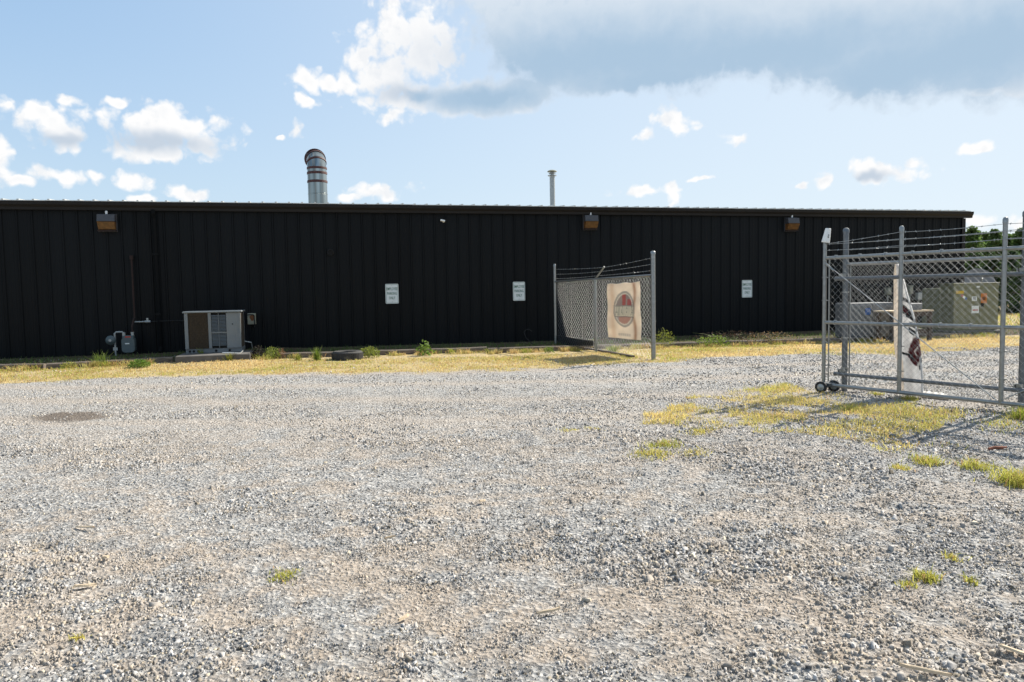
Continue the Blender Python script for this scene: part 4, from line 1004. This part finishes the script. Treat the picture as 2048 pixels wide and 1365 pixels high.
def lab(x0, x1, za, zb, m_, nm, rot=0):
    c_ = ((x0 + x1) / 2, (za + zb) / 2); Mx = Matrix.Translation((c_[0], -.0165, c_[1])) @ Matrix.Rotation(rot, 4, 'Y')
    return MB().box(-(x1 - x0) / 2, (x1 - x0) / 2, -.0015, .0015, -(zb - za) / 2, (zb - za) / 2, Mx).build(nm, m_, t)
lab(.60 * wt, .73 * wt, z_ - .40, z_ - .13, M_ORANGE, 'warning_label'); lab(.63 * wt, .70 * wt, z_ - .31, z_ - .22, M_RUSTL, 'warning_symbol').location.y = -.003
lab(.40 * wt, .51 * wt, z_ - .33, z_ - .21, M_SIGN, 'number_plate'); lab(.40 * wt, .56 * wt, z_ - .66, z_ - .46, M_SIGN, 'notice_sticker'); lab(.42 * wt, .54 * wt, z_ - .59, z_ - .56, M_RED, 'sticker_stripe').location.y = -.003
lab(.05 * wt, .22 * wt, z_ - .13, z_ - .05, M_YELLOW, 'yellow_decal')
for k_, m_ in enumerate((M_RED, M_SIGN, M_BLUE)): lab(.16 * wt + .055 * k_, .16 * wt + .055 * k_ + .07, z_ - .21 - .04 * k_, z_ - .15 - .04 * k_, m_, 'ribbon_decal', R(35))
m_ = text_mesh('92', .11, .8); m_.materials.clear(); m_.materials.append(M_DARK)
o = link('lettering', m_, t); o.location = (.455 * wt, -.0195, z_ - .27)
# satellite dish
dq = hit(1957, 562, (0, 25.2, 0), (1, 0)); gd = float(gz(dq.x, dq.y))
t = thing('satellite_dish', 'grey satellite dish on a pole behind the green transformer', 'satellite dish', (dq.x, dq.y, gd), R(-20))
hz = dq.z - gd
MB().tube([(0, .12, -.1), (0, .12, hz - .05)], .035, 10).build('mast', M_METAL, t)
Mx = Matrix.Translation((0, 0, hz)) @ Matrix.Rotation(R(62), 4, 'X')
MB().lathe([(.02, -.10), (.2, -.085), (.34, -.05), (.47, 0), (.475, .006), (.46, .004), (.33, -.045), (.2, -.078), (.02, -.092)], 36, Mx).build('reflector', M_DISH, t, True)
MB().tube([Mx @ Vector((0, -.42, -.01)), Mx @ Vector((0, -.18, .38))], .012, 6).build('feed_arm', M_METAL, t)
MB().lathe([(.035, -.05), (.035, .05), (.02, .06)], 12, Matrix.Translation(Mx @ Vector((0, -.18, .40)))).build('feed_horn', M_METAL, t)
# wooden bench
p = gp(1800, 676, .1); a = hit(1800, 622, p, (UX, UY)); b = hit(1868, 620, p, (UX, UY)); Lb = (b - a).length
t = thing('work_bench', 'rough wooden work bench standing beside the transformer', 'bench', (a.x, a.y, .06), TH)
zb_ = a.z - .06
for i in range(4): MB().box(-.25, Lb, i * .15 + .002, i * .15 + .145, zb_ - .035, zb_).build('top_board', M_WOOD, t)  # pale boards over dark legs: the sunlit top is put into the colour
for x_ in (-.2, Lb - .1):
    for y_ in (.03, .5): MB().box(x_, x_ + .08, y_, y_ + .08, -.08, zb_ - .036).build('leg', M_BWOOD, t)
MB().box(-.2, Lb, .04, .07, zb_ - .15, zb_ - .04).build('apron', M_BWOOD, t); MB().box(-.2, Lb, .08, .11, .12, .22).build('stretcher', M_BWOOD, t)
ct = W(wl(1836, 613, 1.2)[0], -1.2, 0)
o = MB().box(-.26, .26, 0, .3, zb_ + .001, zb_ + .17, bev=.015).build('storage_bin', M_RACK); o.location = (a.x + UX * (Lb * .55) - UY * .15, a.y + UY * (Lb * .55) + UX * .15, .06); o.rotation_euler = (0, 0, TH)
tag(o, 'flat grey storage bin lying on the wooden work bench', 'bin')
# grey steel cabinet
p = gp(1700, 676, .09); a = hit(1700, 607, p, (UX, UY)); b = hit(1786, 604, p, (UX, UY)); Lb = (b - a).length
t = thing('steel_cabinet', 'low grey steel cabinet with a blue sticker behind the rolling gate', 'cabinet', (a.x, a.y, .05), TH)
zc = a.z - .05
MB().box(0, Lb, 0, .55, .04, zc, bev=.01).build('carcass', M_RACK, t)
for i in range(2): MB().box(.015 + i * Lb / 2, Lb / 2 * (i + 1) - .015, -.016, -.001, .08, zc - .05, bev=.004).build('door', M_RACK, t)
MB().box(.44, .60, -.020, -.017, zc - .30, zc - .13).build('sticker', M_BLUE, t)
MB().box(Lb / 2 - .05, Lb / 2 - .03, -.035, -.017, zc - .4, zc - .28).build('handle', M_METAL, t)
for x_ in (.03, Lb - .09): MB().box(x_, x_ + .06, .03, .5, -.08, .0395).build('foot', M_DARK, t)

# ------------------------------------------------------------------ weeds
M_WEED = attr_mat('weed_leaf', .7, .35, 'Col', 0, .3)
def weed(label, px, py, wdt, hgt, n, leaf, green, name='weed', spiky=False, dz=0.0, hue=None):
    p = ground(px, py); V, C, T_ = [], [], []
    t = thing(name, label, 'weed', (p.x, p.y, p.z + dz))
    st = MB()
    for i in range(max(4, n // 40)):
        a = random.uniform(0, 2 * PI); rr = wdt * .5 * random.random() ** .6
        st.tube([(0, 0, -.03), (rr * .5 * cos(a), rr * .5 * sin(a), hgt * .5), (rr * cos(a), rr * sin(a), hgt * random.uniform(.6, 1))], .003, 4)
    st.build('stem', MATS['weed_stem'], t)
    for i in range(n):
        a = random.uniform(0, 2 * PI)
        if spiky:
            b = Vector((random.gauss(0, wdt * .10), random.gauss(0, wdt * .10), -.01)); h = hgt * random.uniform(.4, 1); ln = wdt * .5 * random.random()
            m1 = b + Vector((cos(a) * ln * .35, sin(a) * ln * .35, h * .65)); tip = b + Vector((cos(a) * ln, sin(a) * ln, h)); w_ = leaf * .5; s_ = Vector((-sin(a), cos(a), 0)) * w_
            o = len(V); V += [b - s_, b + s_, m1 + s_ * .7, m1 - s_ * .7, tip]; T_ += [(o, o + 1, o + 2), (o, o + 2, o + 3), (o + 3, o + 2, o + 4)]; k = 5
        else:
            rr = wdt * .5 * random.random() ** .5; zz = hgt * random.random() ** .8 * (1 - .5 * (rr / (wdt * .5)) ** 2)
            b = Vector((rr * cos(a), rr * sin(a), zz)); d1 = Vector((random.uniform(-1, 1), random.uniform(-1, 1), random.uniform(-.3, .8))).normalized() * leaf; d2 = d1.cross(Vector((random.uniform(-1, 1), random.uniform(-1, 1), random.uniform(-1, 1)))).normalized() * leaf * .3
            o = len(V); V += [b, b + d1 * .5 + d2, b + d1, b + d1 * .5 - d2]; T_ += [(o, o + 1, o + 2), (o, o + 2, o + 3)]; k = 4
        base = np.array(hue) if hue is not None else (np.array([.13, .22, .03]) * green + np.array([.36, .33, .06]) * (1 - green))
        C += [base * random.uniform(.6, 1.3)] * k
    fast_mesh('leaves', np.array([tuple(v) for v in V]), np.array(T_), M_WEED, np.array(C), t)['kind'] = 'stuff'
    return t
mat('weed_stem', (.16, .17, .05), .8)
weed('low dense bright green weed bush by the timber below the gas meter', 278, 736, .42, .17, 700, .035, 1.0)
weed('arching tall grass clump over the timber left of the gas meter', 205, 733, .7, .36, 80, .008, .85, 'grass_clump', True)
weed('pale yellow green weed low against the leftmost timbers', 138, 737, .3, .14, 240, .03, .25)
weed('upright green grass clump standing left of the old tyre', 634, 722, .34, .34, 130, .010, .8, 'grass_clump', True)
weed('small yellow green clump between the dead stalks and the upright grass', 596, 722, .3, .18, 90, .010, .4, 'grass_clump', True)
weed('spreading olive weed bush right behind the old tyre', 738, 716, .50, .26, 650, .035, .55)
weed('broad leaved green weed leaning over the timber right of the tyre', 850, 712, .34, .34, 90, .085, .95)
weed('yellow tipped clump against the timber below the middle sign', 976, 708, .26, .17, 90, .010, .3, 'grass_clump', True)
weed('yellow weed clump at the timber beside the curling cable', 1038, 700, .28, .18, 90, .010, .3, 'grass_clump', True)
weed('bushy light green weed right of the condenser pad', 545, 718, .36, .28, 380, .035, .6)
weed('dark dead weed stalks at the corner of the condenser pad', 516, 718, .26, .3, 260, .045, 0, hue=(.02, .015, .012))
weed('dry reddish weed beside the bushy light green weed', 562, 718, .24, .24, 160, .03, 0, hue=(.30, .17, .10))
weed('yellow grass clump growing before the condenser pad', 460, 722, .34, .2, 130, .010, .3, 'grass_clump', True)
weed('thin green grass clump before the condenser coil', 404, 720, .24, .3, 60, .009, .6, 'grass_clump', True)
weed('green leafy weed in the grass left of the fence panel', 1098, 706, .24, .16, 160, .035, .9)
weed('tall seedy weed behind the timber right of the fence panel', 1330, 692, .5, .42, 260, .035, .55)
weed('green leafy weeds along the timber under the far parking sign', 1425, 694, .8, .30, 420, .05, .85)
weed('brown seed heads along the timber near the rolling gate', 1545, 686, 1.2, .28, 360, .035, 0, hue=(.22, .15, .08))
weed('low brown leaf litter and stalks behind the timbers past the fence panel', 1470, 680, 2.2, .22, 700, .05, 0, hue=(.07, .045, .03))
weed('tall green grass clump at the foot of the fence panel', 1225, 706, .5, .2, 220, .009, .7, 'grass_clump', True)

# ------------------------------------------------------------------ trees beyond the far corner
M_LEAF = attr_mat('tree_leaf', .7, .50, 'Col', 0, .25)
def tree(label, x, y, h, rad, tone, n=5200, leaf=.16, low=.12, name='tree', cat='tree', group='trees beyond the far corner'):
    t = thing(name, label, cat, (x, y, -.05), 0, group)
    tk = MB(); tk.tube([(0, 0, -.1), (.05, 0, h * .4), (.0, .05, h * .9)], [h * .022, h * .015, h * .004], 7)
    blobs = []
    for i in range(34):
        zz = h * (low + (1 - low) * (i + .5) / 34); f = (zz / h - low) / (1 - low); rr = rad * (.35 + .75 * math.sin(PI * min(1, f * .8 + .22))) * (1.05 - .75 * f * f)
        a = i * 2.4 + random.uniform(-.4, .4); d = rr * random.uniform(.35, .95)
        c_ = Vector((d * cos(a), d * sin(a), zz)); blobs.append((c_, rad * random.uniform(.20, .36) * (1.1 - .5 * f), random.uniform(.7, 1.25)))
        if i % 2 == 0: tk.tube([(0, 0, zz * .8), c_ * .6 + Vector((0, 0, zz * .35)), c_], [h * .008, h * .005, h * .002], 5)
    tk.build('trunk', M_BARK, t)
    b = RNG.integers(0, len(blobs), n); cen = np.array([tuple(q[0]) for q in blobs])[b]; br = np.array([q[1] for q in blobs])[b]; tn = np.array([q[2] for q in blobs])[b]
    d = RNG.normal(size=(n, 3)); d /= np.linalg.norm(d, axis=1)[:, None]; pos = cen + d * (br * RNG.random(n) ** .4)[:, None] * np.array([1, 1, .75])
    d1 = RNG.normal(size=(n, 3)); d1 /= np.linalg.norm(d1, axis=1)[:, None]; d2 = np.cross(d1, RNG.normal(size=(n, 3))); d2 /= np.linalg.norm(d2, axis=1)[:, None]
    s_ = leaf * (.6 + .8 * RNG.random(n))[:, None]
    V = np.stack([pos - d1 * s_ * .5, pos + d2 * s_ * .3, pos + d1 * s_ * .5, pos - d2 * s_ * .3], 1).reshape(-1, 3)
    T_ = np.arange(n * 4).reshape(-1, 4); c_ = np.array(tone)[None] * 1.7 * (tn * (.75 + .5 * RNG.random(n)))[:, None]
    fast_mesh('crown', V, T_, M_LEAF, np.repeat(c_, 4, 0), t)
for (px, Y_, py, rd, tone, lb) in [
    (1945, 62, 459, 2.3, (.055, .085, .025), 'dark tree with a ragged top beside the building corner'), (1972, 66, 470, 2.3, (.07, .11, .03), 'mid green tree behind the satellite dish'),
    (1990, 60, 463, 1.8, (.05, .08, .025), 'dark narrow tree right of the satellite dish'), (2018, 64, 474, 2.4, (.065, .10, .028), 'rounded green tree behind the gate post'),
    (2045, 60, 462, 2.3, (.05, .08, .025), 'tall dark tree at the end of the tree line'), (2075, 62, 468, 2.4, (.06, .09, .025), 'dense tree at the end of the tree line'), (2110, 64, 462, 2.6, (.06, .09, .025), 'broad tree at the end of the tree line'), (1925, 70, 468, 2.4, (.06, .09, .03), 'tree rising just behind the building corner')]:
    q = hit(px, py, (0, Y_, 0), (1, 0)); tree(lb, q.x, Y_, q.z + .1, rd, tone, 5200, .24, .05)
for i, (px, Y_, h_) in enumerate([(1946, 36, 2.9), (1985, 34, 2.7), (2022, 35, 2.9), (2058, 33, 2.8), (2095, 34, 2.9)]):
    q = hit(px, 620, (0, Y_, 0), (1, 0)); tree(['dark bush behind the satellite dish mast', 'dark bush right of the transformer', 'dark bush behind the gate post', 'dark bush behind the end of the fence', 'dark bush past the end of the fence'][i], q.x, Y_, h_, 1.25, (.03, .05, .018), 3600, .13, .0, 'bush', 'bush', 'bushes at the lawn edge')

# ------------------------------------------------------------------ debris on the gravel
def chip(px, py, ln, w, rot, h=.012):
    p = ground(px, py); j = random.uniform; prof = [(-.5, -.3), (-.36, -.05), (-.47, .22), (-.1, .42 + j(-.1, .1)), (.25, .36), (.5, .40), (.38, .12), (.47, -.1), (.2, -.42 + j(-.1, .1)), (-.15, -.36)]
    k = len(prof); V = [(x * ln, y * w * (1 - .25 * (z > 0)), z * random.uniform(.6, 1)) for z in (0, h) for x, y in prof]
    o = MB().add(V, [tuple(range(k - 1, -1, -1)), tuple(range(k, 2 * k))] + [(i, (i + 1) % k, k + (i + 1) % k, k + i) for i in range(k)]).build('wood_chip', M_WOOD)
    o.location = (p.x, p.y, p.z + .017); o.rotation_euler = (random.uniform(-.15, .15), random.uniform(-.1, .1), rot)
    tag(o, 'pale splintered wood chip lying on the gravel', 'wood chip', 'wood chips scattered on the gravel')
for a in [(170, 1061, .13, .022, -.25), (212, 1122, .035, .03, .5), (170, 1180, .10, .03, .45), (808, 1245, .07, .022, 1.0), (1098, 1231, .11, .018, .3), (1430, 1171, .07, .013, -.1), (1335, 1112, .02, .035, 1.4), (1850, 1352, .17, .016, -.35), (2030, 1312, .11, .03, -.9), (1480, 838, .09, .05, .2), (1660, 806, .22, .02, .5), (780, 1082, .07, .01, .5), (965, 1008, .05, .03, .7), (70, 1110, .03, .02, .4)]: chip(*a)
p = ground(1996, 900); o = MB().tube([(-.09, 0, 0), (-.03, .01, .006), (.04, -.005, .004), (.1, .01, 0)], [.012, .014, .013, .008], 7).build('stick', mat('red_brown_bark', (.22, .08, .045), .9, 0, .3, 30), None, True)
o.location = (p.x, p.y, p.z + .012); o.rotation_euler = (0, 0, .2); tag(o, 'short reddish brown stick on the gravel in the gate shadow', 'stick')
